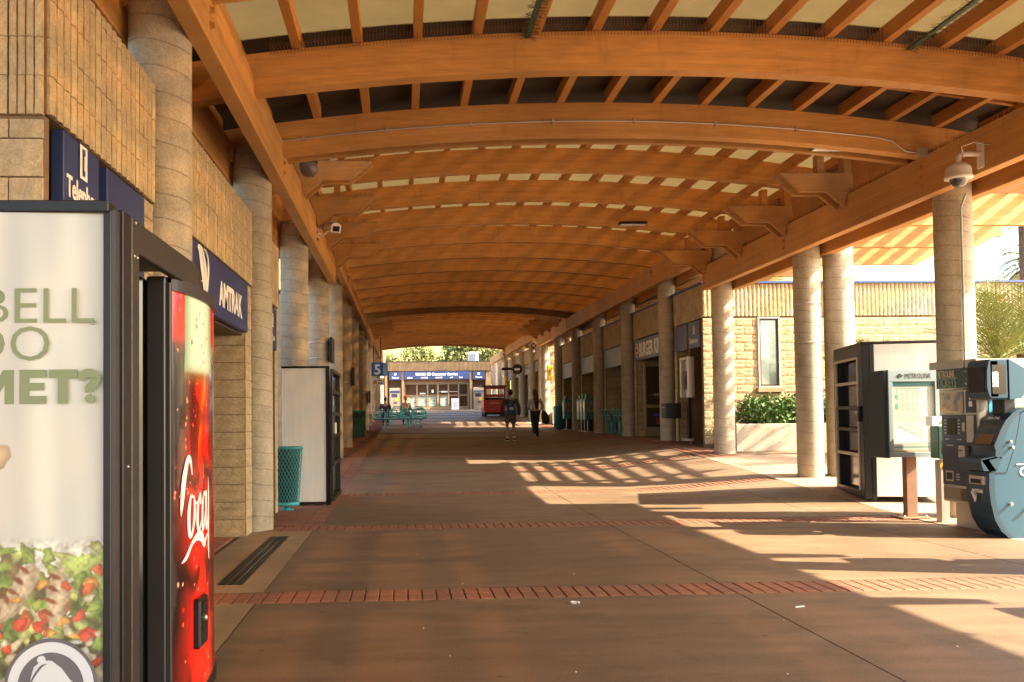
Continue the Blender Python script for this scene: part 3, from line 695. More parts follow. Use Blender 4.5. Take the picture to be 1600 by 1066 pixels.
t=rsign('burger shop sign with pale capital letters and round bun emblem over the open door',24.6,27.95,greyblue,2.98,3.60)
txt('BURGER KING',.56,(X0-.004,27.32,3.09),MY,UP,white,t,bold=.022,sx=.74)
bun=mat('bun_orange',(.6,.25,.05),.5)
lg=MB(); lg.add([(X0-.006,27.60+.20*math.cos(a*.2618),3.29+.22*math.sin(a*.2618)) for a in range(24)],[tuple(range(24))]); part('emblem',lg,white,t)
for (z0,z1,m_) in ((3.38,3.47,bun),(3.23,3.36,red),(3.11,3.20,bun)):
    lg=MB().bevbox(X0-.012,X0-.008,27.46,27.74,z0,z1,.001); part('emblem',lg,m_,t)
rsign('faded blank blue-grey sign panel over the bay with the teal benches',28.9,32.25)
rsign('blank blue-grey sign panel over the bay with the teal newspaper racks',33.15,36.5)
rsign('farthest blank blue-grey sign panel of the shop building',37.4,40.85)
# burger shop front
part('shopfront',MB().box(7.80,7.84,24.85,27.8,.6,ZF),glassd,RB)
part('shop_interior',MB().box(7.76,7.79,25.0,25.9,1.7,2.7),mat('dim_lit',(.35,.2,.1),.8),RB)
d=part('shop_door_frame',MB().box(7.14,7.20,26.95,27.03,.69,2.88).box(7.95,8.0,26.95,27.03,.69,2.88).box(7.20,7.95,26.95,27.03,2.78,2.88).box(7.20,7.95,26.95,27.03,.69,.95).box(7.20,7.95,26.95,27.03,1.55,1.62),door,RB)
d=part('shop_door',MB().box(7.20,7.95,26.98,27.0,.96,1.54).box(7.20,7.95,26.98,27.0,1.63,2.77),mat('door_glass',(.07,.05,.03),.05),RB)
sd=MB().box(7.5,7.6,26.94,26.975,1.05,1.25); part('door_sticker',sd,red,d)
part('door_sticker',MB().box(7.42,7.6,26.94,26.975,1.28,1.36),mat('st_blue',(.05,.1,.4),.4),d)
# planter in front of the block wall
pl=thing('planter','long low rendered planter holding the clipped hedge in front of the tan block wall','planter',(7.6,20.6,.55))
part('planter_wall',MB().bevbox(7.55,15,20.55,20.75,.3,1.10,.01).box(7.55,7.75,20.75,21.38,.3,1.10),planter,pl)
part('soil',MB().box(7.75,15,20.75,21.38,.9,1.0),soil,pl)
# ---- far right building
RC=thing('far_shop_building','second tan block building with shop bays, far down the right side','building',(X0,47.5,1))
part('wall',MB().box(7.85,14,47.6,66,.9,5.1).box(X0,7.85,47.6,48.2,.9,5.1).box(X0,7.85,52,52.3,.9,5.1).box(X0,7.85,56.3,56.6,.9,5.1).box(X0,7.85,60.5,60.8,.9,5.1),block,RC)
part('fascia',MB().box(X0-.02,7.85,48.2,66,4.3,5.12),block,RC)
part('sign_band',MB().box(X0-.01,X0+.05,48.3,65,3.7,4.25),greyblue,RC)
part('teal_door',MB().box(7.7,7.8,49,51.5,1.1,3.7),MATS['teal_shutter'],RC); part('teal_door',MB().box(7.7,7.8,53,56,1.1,3.7),MATS['teal_shutter'],RC)
part('low_wall',MB().box(7.3,9.0,44.9,46.0,.9,1.5),planter,RC)
blocks_on(RC,(X0,47.58),0,6,1.0,5.1,'split',joined=True,seed=4); flush(RC)
# ---- customer service building across the end
CZ=1.88; CY=72
CB=thing('customer_service_building','customer service building closing the end of the concourse, glass doors under a long blue sign','building',(2.45,CY,CZ))
part('wall',MB().box(-1.95,.02,CY+.7,CY+8,CZ-.1,5.0).box(5.1,6.85,CY+.7,CY+8,CZ-.1,5.0).box(0,5.1,CY+.9,CY+8,CZ,5.0).box(-1.95,6.85,CY+.1,CY+8,4.9,5.62),mortar,CB)
pm=MB()
for x in (-1.95,-.22,5.14,6.42): pm.box(x,x+.2 if x!=6.42 else x+.43,CY,CY+.7,CZ-.05,4.9)
pm.box(-1.55,-1.35,CY,CY+.7,CZ,4.9)
fblock=mat('far_shaded_block',(.26,.175,.09),.9,(.20,.13,.065),14,speck=60)  # darker copy of the block colour; the shade on this front is painted in
part('piers',pm,fblock,CB,kind='stuff')
fm=MB(); x=-1.95
while x<6.84: fm.box(x,x+.056,CY-.07,CY+.12,4.92,5.60); x+=.102
part('fluted_fascia',fm,fblock,CB,kind='stuff')
part('parapet_cap',MB().box(-2,6.9,CY-.05,CY+8,5.625,5.68),darkw,CB)
ds=part('glass_doors',MB().box(.1,5.05,CY+.5,CY+.53,CZ,4.15),mat('lobby_glass',(.10,.055,.03),.08,(.05,.03,.02),.8),CB)
fm=MB()
for x in (.02,.98,1.82,2.62,3.48,4.28,5.04): fm.box(x-.06,x+.06,CY+.42,CY+.56,CZ,4.10)
fm.box(2.55,2.72,CY+.40,CY+.57,CZ,4.1)
fm.box(.02,5.1,CY+.43,CY+.57,3.86,4.10).box(.02,5.1,CY+.43,CY+.57,2.95,3.04).box(.02,5.1,CY+.43,CY+.57,CZ,2.12).box(0,5.12,CY+.40,CY+.6,4.05,4.3)
part('frame',fm,door,ds)
rp=mat('lobby_posters',(.55,.6,.55),.3,(.10,.16,.10),2.2,blend=.5,stretch=(1,1,2.2))
for x0,x1 in ((1.06,1.75),(1.9,2.5),(2.8,3.4),(.12,.9)): part('poster',MB().box(x0,x1,CY+.47,CY+.49,2.14,2.92),rp,ds)
part('door_decal',MB().box(2.9,3.5,CY+.47,CY+.49,3.22,3.34).box(2.7,4.2,CY+.46,CY+.465,3.27,3.30).box(2.15,2.3,CY+.47,CY+.49,3.2,3.45).box(1.2,1.65,CY+.47,CY+.49,3.1,3.2),white,ds)
t=signboard('long blue Customer Service sign over the glass doors at the far end',.0,5.12,CY-.05,CY+.02,4.25,4.88)
txt('Customer Service',.30,(2.15,CY-.055,4.56),PX,UP,white,t,bold=.008,sx=.93)
txt('NORTH COUNTY',.10,(.86,CY-.055,4.69),PX,UP,white,t,bold=.004); txt('TRANSIT DISTRICT',.10,(.86,CY-.055,4.56),PX,UP,white,t,bold=.004)
part('emblem',MB().box(1.78,2.06,CY-.06,CY-.052,4.56,4.76),white,t)
for s,x in (('BREEZE',.22),('COASTER',1.3),('SPRINTER',2.45),('LIFT',3.6),('FLEX',4.3)): txt(s,.125,(x,CY-.055,4.34),PX,UP,white,t,bold=.006)
for x,l in ((-1.2,'left'),(5.38,'right')):
    t=signboard(f'small blue Tickets sign {l} of the long Customer Service sign',x,x+.96,CY-.04,CY+.02,4.22,4.86)
    txt('Tickets',.19,(x+.2,CY-.045,4.34),PX,UP,white,t,bold=.004); part('symbol',MB().box(x+.40,x+.56,CY-.048,CY-.042,4.60,4.76),white,t)
def far_tvm(x,l):
    t=thing('ticket_machine',f'silver ticket machine in the alcove {l} of the far glass doors','ticket machine',(x+.45,CY+.3,CZ))
    part('cabinet',MB().bevbox(x,x+.88,CY+.05,CY+.6,CZ,CZ+1.72,.02),steel,t); part('screen',MB().box(x+.15,x+.6,CY+.04,CY+.048,CZ+.98,CZ+1.25),navyp,t)
    part('keypad',MB().box(x+.45,x+.72,CY+.04,CY+.048,CZ+.72,CZ+.92),yellow,t); part('slot',MB().box(x+.3,x+.6,CY+.04,CY+.048,CZ+.5,CZ+.58),black,t); part('header',MB().box(x+.05,x+.82,CY+.04,CY+.048,CZ+1.32,CZ+1.5),blue if l=='left' else greyblue,t)
far_tvm(-1.18,'left'); far_tvm(5.42,'right')
t=thing('a_frame_sign','white folding notice board standing on the floor before the far glass doors','notice board',(3.9,70.9,1.84))
part('panel',MB().add([(3.62,70.7,1.84),(4.2,70.7,1.84),(4.2,70.95,2.72),(3.62,70.95,2.72),(3.62,70.73,1.84),(4.2,70.73,1.84),(4.2,70.98,2.72),(3.62,70.98,2.72)],[(0,1,2,3),(4,7,6,5),(0,4,5,1),(3,2,6,7),(0,3,7,4),(1,5,6,2)]),white,t)
part('back_leg',MB().add([(3.62,71.25,1.84),(4.2,71.25,1.84),(4.2,71.0,2.72),(3.62,71.0,2.72)],[(0,1,2,3)]),alu,t)
txt('NOTICE',.13,(3.70,70.905,2.50),PX,(0,.27,.96),mat('grey_print',(.2,.2,.22),.6),t)
mb=MB()
for i in range(5):
    z=2.42-i*.09; yy=70.7+(z-1.84)*.284-.006; mb.box(3.72,4.1-.05*(i%2),yy-.003,yy,z-.02,z)
part('print_lines',mb,MATS['grey_print'],t,kind='stuff')
t=thing('rooftop_unit','white air conditioning unit on the roof of the customer service building','air conditioner',(5.65,76,5.68))
part('casing',MB().bevbox(5.3,6.15,75.6,76.4,5.75,6.65,.03),mat('unit_grey',(.38,.37,.33),.6),t); part('grille',MB().box(5.42,5.9,75.58,75.6,5.95,6.5),MATS['roof_grey'],t); part('stand',MB().box(5.2,5.35,75.7,76.3,5.6,5.75).box(6.1,6.25,75.7,76.3,5.6,5.75),alu,t)
# ------------------------------------------------------------------ vegetation and hill
def leaves(centres,size,n,spread,seed,flat=False,asp=.5):
    r=np.random.RandomState(seed); mb=MB()
    for c in centres:
        for i in range(n):
            p=np.array(c[:3])+r.randn(3)*spread*c[3] if len(c)>3 else np.array(c)+r.randn(3)*spread
            a=r.randn(3); a/=np.linalg.norm(a); b=np.cross(a,r.randn(3)); b/=np.linalg.norm(b); s=size*r.uniform(.6,1.3)
            mb.add([p-a*s,p-b*s*asp,p+a*s,p+b*s*asp],[(0,1,2,3)])
    return mb
def tree(x,y,z,h,w,label,cat='tree',m=drym,seed=0,n=46,size=.16,group=None):
    r=np.random.RandomState(seed); t=thing('tree',label,cat,(x,y,z),group=group)
    tr=MB().tube([(x,y,z-.3),(x+.05,y,z+h*.3),(x-.05,y+.05,z+h*.62)],[.05*h*.5+.05,.04*h*.5+.03,.03],8)
    cs=[]
    for i in range(34):
        a=r.uniform(0,6.28); rr=w*math.sqrt(r.uniform(0,1))*.85; zz=z+h*r.uniform(.42,.97); k=1-abs((zz-z)/h-.66)*1.5
        c=(x+rr*k*math.cos(a),y+rr*k*math.sin(a),zz,r.uniform(.7,1.4)); cs.append(c)
        if i%3==0: tr.tube([(x,y,z+h*.45),((x+c[0])/2,(y+c[1])/2,(z+h*.45+zz)/2),c[:3]],[.05,.03,.012],5)
    part('trunk',tr,bark,t); part('crown',leaves(cs,size,n,w*.13,seed),m,t); return t
tree(1.0,88,2,6.3,2.7,'round yellow-green tree rising behind the left half of the far building roof',seed=1,n=120)
tree(-1.4,86,2,5.0,1.6,'low yellow-green tree behind the far building roof, at its left end',seed=2,n=90)
tree(4.9,90,2,6.6,2.0,'dense green tree behind the middle of the far building roof, left of the air conditioner',seed=3,n=140,m=leafm)
tree(6.4,88,2,6.8,2.3,'wide yellow-green tree behind the roof air conditioner',seed=4,n=130)
tree(8.6,87,2,6.0,1.8,'yellow-green tree behind the right end of the far building roof',seed=5,n=110)
for i,(x,y,s) in enumerate(((-4.6,16.6,5.2),(-6.5,21,6))): tree(x,y,0,s,1.9,['bright green tree seen through the gap behind the second left column','taller green tree further back on the left, behind the columns'][i],m=leafm,seed=20+i,n=70,size=.1)
hl=MB(); nx=46
for j in range(14):
    for i in range(nx):
        x=-160+i*6; y=150+j*14; h=64*math.sin(min(j/12,1)*1.4)*(1+.12*math.sin(i*.33))-3; hl.v.append((x,y,h+RNG.uniform(-.2,.2)))
for j in range(13):
    for i in range(nx-1): hl.f.append((j*nx+i,j*nx+i+1,(j+1)*nx+i+1,(j+1)*nx+i)); hl.sm.append(True)
solo('hill',hl,hillm,kind='structure')
def frond(mb,base,d,up,L,droop,nl,lw,ll,r,st=.55):
    d=Vector(d).normalized(); pts=[]
    for i in range(9):
        t=i/8; pts.append(Vector(base)+d*L*t*(1-.12*t)+Vector((0,0,1))*(up*L*t-droop*L*t*t))
    mb.tube(pts,[.012*(1-.8*i/8)+.002 for i in range(9)],4,False)
    for i in range(nl):
        t=.12+.88*i/nl; k=t*8; a=int(k); p=pts[min(a,7)].lerp(pts[min(a+1,8)],k-a); tn=(pts[min(a+1,8)]-pts[min(a,7)]).normalized(); sd=tn.cross(Vector((0,0,1))).normalized()
        l=ll*(.5+math.sin(math.pi*min(t*.9+.1,1))*.7)
        for s in (-1,1):
            e=p+(sd*s*.8+tn*st+Vector((0,0,r.uniform(-.35,.05)))).normalized()*l; q=tn*lw
            mb.add([p-q,p+q,e],[(0,1,2)])
def palm(x,y,z,h,L,nf,label,m=palmm,seed=0,trunk=.12,low=-.1,nl=34,lw=.014,ll=.42,droop=.75,hi=1.3,st=.55):
    r=np.random.RandomState(seed); t=thing('palm',label,'palm',(x,y,z))
    if h>.3:
        part('trunk',MB().tube([(x,y,z-.1),(x+.04,y,z+h*.5),(x,y,z+h)],[trunk*1.2,trunk,trunk*.9],10),bark,t)
    mb=MB()
    for i in range(nf):
        a=i*2.4+r.uniform(-.2,.2); u=r.uniform(low,hi); frond(mb,(x,y,z+h),(math.cos(a),math.sin(a),0),u,L*r.uniform(.8,1.1)/(1+.35*abs(u)),droop,nl,lw,ll,r,st)
    part('fronds',mb,m,t); return t
palm(11.5,17.2,.4,1.9,2.1,40,'bushy low palm with yellow-green fronds behind the ticket machines at right',seed=1,low=.1,hi=2.2,nl=26,lw=.013,ll=.5,droop=.5,st=1.1)
palm(12.5,17.9,.4,2.1,2.2,36,'second bushy palm at the right edge behind the blue kiosk',seed=2,low=.1,hi=2.2,nl=26,lw=.013,ll=.5,droop=.5,st=1.1)
palm(9.7,19.4,.9,1.0,1.3,24,'small palm rising just above the open-fronted vending machine',m=palmm,seed=3,ll=.34,low=.2,hi=2,droop=.5,st=1.1)
palm(18.6,26.5,.6,8.2,3.0,40,'tall palm whose dark fronds hang beside the trellis at the right edge',m=leafm,seed=4,low=-.5,ll=.6,lw=.03)
palm(25.2,35,.5,6.6,2.3,36,'distant feathery palm against the white sky at right',seed=5,low=-.3,ll=.5,lw=.03)
palm(23.4,37,.5,5.0,1.8,22,'lower distant palm top behind the block wall at right',seed=6,low=-.3,ll=.45,lw=.03)
# clipped hedge
r=np.random.RandomState(9); cs=[]
for i in range(420): cs.append((r.uniform(7.85,12.6),r.uniform(20.68,21.3),r.uniform(1.1,1.62)+.05*math.sin(i)))
hd=thing('hedge','clipped dark green leafy hedge growing in the planter below the narrow window','hedge',(8.5,21,1))
part('foliage',leaves(cs,.045,34,.075,4,asp=.6),leafh,hd)
st=MB()
for i in range(40): x=7.9+i*.11; st.tube([(x,21,.98),(x+r.uniform(-.1,.1),21+r.uniform(-.2,.1),1.45)],.008,4)
part('stems',st,bark,hd)
# ------------------------------------------------------------------ printed panels: colour per vertex from a drawing function
def lin(c): c=np.asarray(c,float); return np.where(c<=.04045,c/12.92,((c+.055)/1.055)**2.4)
def print_panel(name,nx,nz,posfn,img,parent,material=vm):
    """img: nz x nx x 3 (sRGB 0..1), row 0 at the bottom"""
    mb=MB(); mb.v=[posfn(i/(nx-1),j/(nz-1)) for j in range(nz) for i in range(nx)]
    mb.f=[(j*nx+i,j*nx+i+1,(j+1)*nx+i+1,(j+1)*nx+i) for j in range(nz-1) for i in range(nx-1)]; mb.sm=[True]*len(mb.f)
    c=np.ones((nz*nx,4)); c[:,:3]=lin(img.reshape(-1,3)); return part(name,mb,material,parent,vcol=c)
def canvas(nx,nz,col): return np.ones((nz,nx,3))*np.array(col)
def grid(nx,nz): return np.meshgrid(np.linspace(0,1,nx),np.linspace(0,1,nz))
def fnoise(nx,nz,fx,fz,seed):
    r=np.random.RandomState(seed); g=r.rand(fz+2,fx+2); X,Z=grid(nx,nz); x=X*fx; z=Z*fz; i=x.astype(int); j=z.astype(int); u=x-i; v=z-j; u=u*u*(3-2*u); v=v*v*(3-2*v)
    return g[j,i]*(1-u)*(1-v)+g[j,i+1]*u*(1-v)+g[j+1,i]*(1-u)*v+g[j+1,i+1]*u*v
def blob(im,cx,cz,a,b,ang,col,asp,r,edge=.12,shade=.25,wob=.18):
    nz,nx=im.shape[:2]; X,Z=grid(nx,nz); dx=(X-cx); dz=(Z-cz)*asp; c,s=math.cos(ang),math.sin(ang)
    u=(dx*c+dz*s)/a; v=(-dx*s+dz*c)/b; t=np.arctan2(v,u); ph=r.uniform(0,6,3); d=np.sqrt(u*u+v*v)*(1+wob*np.sin(2*t+ph[0])*.5+wob*np.sin(3*t+ph[1])*.5+wob*.6*np.sin(7*t+ph[2])*.4)
    m=np.clip((1-d)/edge,0,1)[...,None]; sh=(1-shade*np.clip(d,0,1)**2+.12*(v*.6-u*.3))[...,None]
    im[:]=im*(1-m)+np.clip(np.array(col)*sh,0,1)*m
# ---- near machine enclosure on the left (lit advert panel on its end, drinks machine inside)
t=thing('vending_enclosure','tall black machine enclosure at the left edge with a pale BELL DO MET? advert','vending enclosure',(-1.4,3.7,0))
xr=-.95
fr=MB(); 
part('end_panel_frame',MB().bevbox(xr-.040,xr-.014,3.06,3.12,0,2.055,.003),black,t)
part('frame_strip',MB().box(xr-.0135,xr-.001,3.065,3.11,0,2.055),mat('warm_grey_strip',(.045,.035,.032),.35),t)
part('corner_post',MB().bevbox(xr-.011,xr+.010,3.112,3.20,0,2.065,.003),black,t)
part('front_post',MB().bevbox(xr-.03,xr+.01,3.215,3.30,0,2.065,.004),mat('black_speckled',(.014,.012,.010),.45,(.035,.028,.02),160,bump=.001,bscale=200),t)
part('front_post',MB().bevbox(xr-.028,xr+.004,4.25,4.33,0,2.05,.004),MATS['black_speckled'],t)
part('top_rail',MB().bevbox(xr-.028,xr+.006,3.305,4.245,1.95,2.065,.004),MATS['black_speckled'],t)
part('end_panel_frame',MB().bevbox(-1.92,xr-.02,3.05,3.13,2.045,2.085,.004),black,t)
part('roof_sheet',MB().box(-1.92,xr,3.13,4.33,2.05,2.065),black,t)
part('rear_panel',MB().box(-1.92,-1.9,3.13,4.33,0,2.08),black,t)
rv=MB()
for (y,z) in ((3.25,2.05),(3.235,1.93),(3.27,1.93),(4.29,1.95),(4.29,2.0),(3.16,1.2),(3.16,.3)): rv.lathe([(0,.0),(.007,0),(.005,.004),(0,.006)],(xr+.010,y,z),8,'x')
part('rivets',rv,alu,t,kind='stuff')
# advert: gently bowed sheet
def adv(u,v):
    x=-1.92+u*(xr-.038+1.92); return (x,3.075-.035*math.sin(math.pi*u)*.6+.0,.04+v*2.005)
nx,nz=320,600
im=canvas(nx,nz,(.78,.78,.75)); X,Z=grid(nx,nz)
w=.035*np.sin(X*23+2.2*np.sin(Z*3))+.02*np.sin(X*47+Z*4)+.03*(fnoise(nx,nz,7,4,3)-.5)
im+=w[...,None]*np.array([1.0,.95,.8]); im[...,2]-=.03*np.clip(X*1.3-.5,0,1)
r=np.random.RandomState(12); asp=2.04/.895
# tray
zt=(.96-.04)/2.04
msk=np.clip((zt-.205+.03*X*0+ (X-.55)*.09-Z)/.01,0,1)[...,None]*1.0
im=im*(1-msk)+np.array([.70,.64,.54])*msk
for i in range(60): blob(im,r.uniform(-.02,1.0),r.uniform(.26,.42),r.uniform(.05,.09),r.uniform(.03,.05),r.uniform(0,3),[(.36,.40,.16),(.45,.33,.16),(.30,.26,.12)][r.randint(3)],asp,r,wob=.4)
for i in range(120):
    cx=r.uniform(-.02,1.0); cz=r.uniform(.28,.45); blob(im,cx,cz,r.uniform(.02,.06),r.uniform(.013,.028),r.uniform(0,3),[(.55,.66,.24),(.42,.55,.18),(.72,.76,.38),(.30,.40,.14)][r.randint(4)],asp,r,wob=.4,shade=.45)
for i in range(110):
    cx=r.uniform(-.02,.99); cz=r.uniform(.26,.42); blob(im,cx,cz,r.uniform(.018,.04),r.uniform(.014,.026),r.uniform(0,3),[(.86,.22,.12),(.92,.36,.16),(.85,.55,.20),(.80,.30,.15),(.88,.80,.60),(.35,.18,.10)][r.randint(6)],asp,r,shade=.4)
for cx,cz,a in ((.56,.40,1.25),(.72,.385,1.15),(.84,.37,1.4),(.40,.40,1.1),(.25,.38,1.2),(.64,.345,.75),(.10,.40,1.0)):
    blob(im,cx,cz,.105,.042,a,(.80,.70,.55),asp,r,shade=.3)
    for q in range(4):
        d=-.07+q*.045; blob(im,cx+d*math.cos(a)-.02,cz+d*math.sin(a)/asp+.006,.030,.011,a+1.3,(.42,.16,.07),asp,r,edge=.5,shade=.1)
for i in range(80):
    cx=r.uniform(.0,.99); cz=r.uniform(.265,.40); blob(im,cx,cz,r.uniform(.012,.028),r.uniform(.011,.02),r.uniform(0,3),[(.90,.28,.16),(.93,.62,.20),(.62,.72,.25),(.90,.84,.66),(.35,.22,.08)][r.randint(5)],asp,r,shade=.45,wob=.3)
blob(im,.94,.425,.10,.03,.5,(.66,.76,.34),asp,r,wob=.5); blob(im,.62,.445,.09,.022,.1,(.50,.64,.24),asp,r,wob=.5)
blob(im,.635,.60,.05,.05,.4,(.80,.70,.55),asp,r)
im=np.clip(im,0,1)
ks=np.clip((.47-Z)/.02,0,1)[...,None]; hf=(fnoise(nx,nz,110,200,31)-.5)*.5+(fnoise(nx,nz,45,90,32)-.5)*.5; im=np.clip(im*(1+ks*hf[...,None]*.75),0,1); im=im*(1-ks*.26)+np.array([.80,.77,.66])*ks*.24
im=im*.93+.05
ad=print_panel('advert_panel',nx,nz,adv,np.clip(im,0,1),t,mat('advert_film',(1,1,1),.22,vcol=True,spec=.5))
olive=mat('olive_print',(.21,.25,.115),.4)
U3=(1,0,0)
def ayt(x): return 3.075-.021*math.sin(math.pi*(x+1.92)/(.895))-.004
txt('BELL',.168,(-1.392,ayt(-1.2)-.003,1.680),U3,UP,olive,t,bold=-.0008,sx=1.10,depth=.0006)
txt('DO',.165,(-1.425,ayt(-1.2)-.003,1.556),U3,UP,olive,t,bold=-.0008,sx=1.05,depth=.0006)
_y=ayt(-1.2)-.003
def flat(polys,m,par,z0,name='lettering'):
    for P in polys:
        mb=MB(); v=[(a,_y,z0+b) for a,b in P]+[(a,_y+.002,z0+b) for a,b in P]; n=len(P)
        mb.add(v,[tuple(range(n))]+[(q,(q+1)%n,n+(q+1)%n,n+q) for q in range(n)]); part(name,mb,m,par)
h_=.112
flat([[(-1.415,0),(-1.415,h_),(-1.380,h_),(-1.345,.052),(-1.310,h_),(-1.275,h_),(-1.275,0),(-1.305,0),(-1.305,.062),(-1.335,.012),(-1.355,.012),(-1.385,.062),(-1.385,0)],
 [(-1.257,0),(-1.257,h_),(-1.172,h_),(-1.172,h_-.026),(-1.226,h_-.026),(-1.226,.069),(-1.178,.069),(-1.178,.044),(-1.226,.044),(-1.226,.026),(-1.172,.026),(-1.172,0)],
 [(-1.134,0),(-1.134,h_-.027),(-1.163,h_-.027),(-1.163,h_),(-1.072,h_),(-1.072,h_-.027),(-1.102,h_-.027),(-1.102,0)],
 [(-1.031+.0155*math.cos(a),.0155+.0155*math.sin(a)) for a in np.linspace(0,6.0,16)]],olive,t,1.414)
strokes(t,[[(-.034,.078,.026),(-.022,.094,.029),(.000,.100,.029),(.018,.086,.029),(.012,.066,.029),(-.001,.052,.029),(-.001,.036,.030)]],olive,(-1.030,_y,1.414),U3,UP,1,.0)
rg=MB(); rg.tube([(-1.025+.008*math.cos(a*.5236),ayt(-1.05)-.003,1.682+.008*math.sin(a*.5236)) for a in range(13)],.001,4); part('registered_mark',rg,olive,t)
# bell emblem
def poly2(pts,m,o,ru,up,d,par,name='emblem'):
    o=Vector(o);ru=Vector(ru);up=Vector(up);n3=ru.cross(up); v=[o+ru*a+up*b+n3*d for a,b in pts]; mb=MB(); mb.add(v,[tuple(range(len(v)))])
    ob=part(name,mb,m,par); return ob
def shield(rx,rz,b): return [(rx*math.cos(a),rz*math.sin(a)) for a in np.linspace(0,math.pi,30)]+[(-rx,-b),(rx,-b)]
gy=mat('grey_emblem',(.13,.115,.115),.4); gw=mat('pale_emblem',(.62,.62,.60),.35)
E0=(-1.150,3.0455,.50)
for k,(rx,rz,b,m_) in enumerate(((.148,.155,.25,gy),(.137,.143,.25,gw),(.105,.110,.25,gy))): poly2(shield(rx,rz,b),m_,E0,U3,UP,.001+k*.0006,t)
c_,s_=math.cos(.32),math.sin(.32)
def rot(pts): return [(a*c_-b*s_,a*s_+b*c_) for a,b in pts]
bell=[(-.085,-.03),(-.066,.0),(-.052,.045),(-.03,.078),(0,.09),(.03,.078),(.052,.045),(.066,.0),(.085,-.03)]
poly2(rot([(a+.0,b+.0) for a,b in bell]),gw,E0,U3,UP,.0034,t)
poly2(rot([(.014*math.cos(a),.093+.012*math.sin(a)) for a in np.linspace(0,6.1,14)]),gw,E0,U3,UP,.0036,t)
poly2(rot([(.092*math.cos(a),-.038+.026*math.sin(a)) for a in np.linspace(0,6.2,28)]),gw,E0,U3,UP,.0040,t)
poly2(rot([(.078*math.cos(a),-.040+.018*math.sin(a)) for a in np.linspace(0,6.2,28)]),gy,E0,U3,UP,.0046,t)
poly2(rot([(.024*math.cos(a),-.052+.022*math.sin(a)) for a in np.linspace(0,6.2,18)]),gw,E0,U3,UP,.0052,t)
strokes(t,[[(-.06,-.01,.001),(-.045,.03,.006),(-.02,.065,.007),(.0,.075,.001)]],gy,(E0[0]-.01,E0[1],E0[2]),U3,UP,1,.0050,'emblem')
# drinks machine inside
DY=.385
t=thing('drinks_machine','red and black drinks vending machine with a giant bottle picture on its curved front','vending machine',(-1.4,4.0,0))
part('cabinet',MB().bevbox(-1.85,-1.075,3.42+DY,4.43+DY,.05,1.95,.012),blackg,t)
part('feet',MB().box(-1.8,-1.1,3.45+DY,4.3+DY,0,.05),black,t)
part('door_edge',MB().bevbox(-1.068,-.99,3.46+DY,4.42+DY,.1,1.955,.006),mat('door_grey',(.03,.028,.028),.35),t)
def bow(u): return -1.018+.085*math.sin(math.pi*(.06+.94*u))**.7 if 0<u<1 else -1.018
def dp(u,v): 
    y=3.49+DY+u*.87; return (-.985+.052*math.sin(math.pi*u)**.6,y,.14+v*1.76)
nx,nz=110,420; im=canvas(nx,nz,(.80,.05,.04)); X,Z=grid(nx,nz); r=np.random.RandomState(3)
# bottle: half-width as a function of height
bw=np.interp(Z,[0,.1,.22,.30,.36,.5,.62,.74,.86,1],[.46,.46,.42,.36,.42,.46,.40,.31,.28,.28])
cx=.44; d=np.abs(X-cx)/bw
bot=np.clip((1.0-d)/.05,0,1); 
liq=np.array([.62,.03,.02])*1.0
amb=np.clip(1.35-1.3*np.abs((X-cx-.02)/bw),0,1)[...,None]
inside=np.array([.10,.02,.01])*(1-amb)+np.array([.93,.13,.06])*amb
glow=np.exp(-((X-cx-.10*np.sin(Z*9))/.05)**2)[...,None]*np.clip((Z-.5)/.2,0,1)[...,None]; inside=inside*(1-glow*.8)+np.array([1.0,.50,.08])*glow*.8
st=np.clip((fnoise(nx,nz,14,10,5)-.55)*4,0,1)[...,None]; inside=inside*(1-.45*st)
lt=np.clip((Z-.80)/.012,0,1)[...,None]; gl=np.array([.88,.88,.72])*(1-.28*(d[...,None]**2))+np.array([-.35,-.1,-.15])*np.clip(d[...,None]*1.6-.9,0,1)
inside=inside*(1-lt)+gl*lt
fo=np.exp(-((Z-.80)/.018)**2)[...,None]; inside=inside*(1-fo*.7)+np.array([.45,.38,.20])*fo*.7
side=np.array([.17,.15,.15])*np.ones_like(im); up_=np.clip((Z-.86)/.04,0,1)[...,None]; side=side*(1-up_)+np.array([.80,.06,.05])*up_
rt=np.clip((X-.86)/.03,0,1)[...,None]; side=side*(1-rt)+np.array([.78,.05,.04])*rt
im=side*(1-bot[...,None])+inside*bot[...,None]
for (z0,s_) in ((.545,.03),(.30,.025)):
    k=np.exp(-((Z-z0-.02*np.sin(X*16))/s_)**2)[...,None]*np.clip((fnoise(nx,nz,9,16,8)-.35)*3,0,1)[...,None]; im=im*(1-k*.75)+np.array([.12,.01,.01])*k*.75
for i in range(170):
    a,b=r.uniform(.02,.98),r.uniform(0,1); s=r.uniform(.004,.014); blob(im,a,b,s,s*1.3,0,[(.98,.4,.25),(.3,.02,.02),(1,.65,.45),(.9,.1,.08)][r.randint(4)],1.76/.81,r,edge=.5)
print_panel('curved_front',nx,nz,dp,np.clip(im,0,1),t,mat('glossy_print',(1,1,1),.18,vcol=True,spec=.6,coat=.3,emit=.09))
fm=MB()
for i in range(20):
    a,b=dp(i/20,1),dp((i+1)/20,1); fm.add([(a[0]+.012,a[1],1.90),(b[0]+.012,b[1],1.90),(b[0]+.012,b[1],1.955),(a[0]+.012,a[1],1.955),(-1.05,a[1],1.90),(-1.05,b[1],1.90),(-1.05,b[1],1.955),(-1.05,a[1],1.955)],[(0,1,2,3),(3,2,6,7),(0,4,5,1)])
part('top_trim',fm,mat('dark_grey_trim',(.028,.024,.024),.4),t)
part('side_trim',MB().bevbox(-.995,-.970,3.465+DY,3.492+DY,.12,1.93,.003),MATS['door_grey'],t)
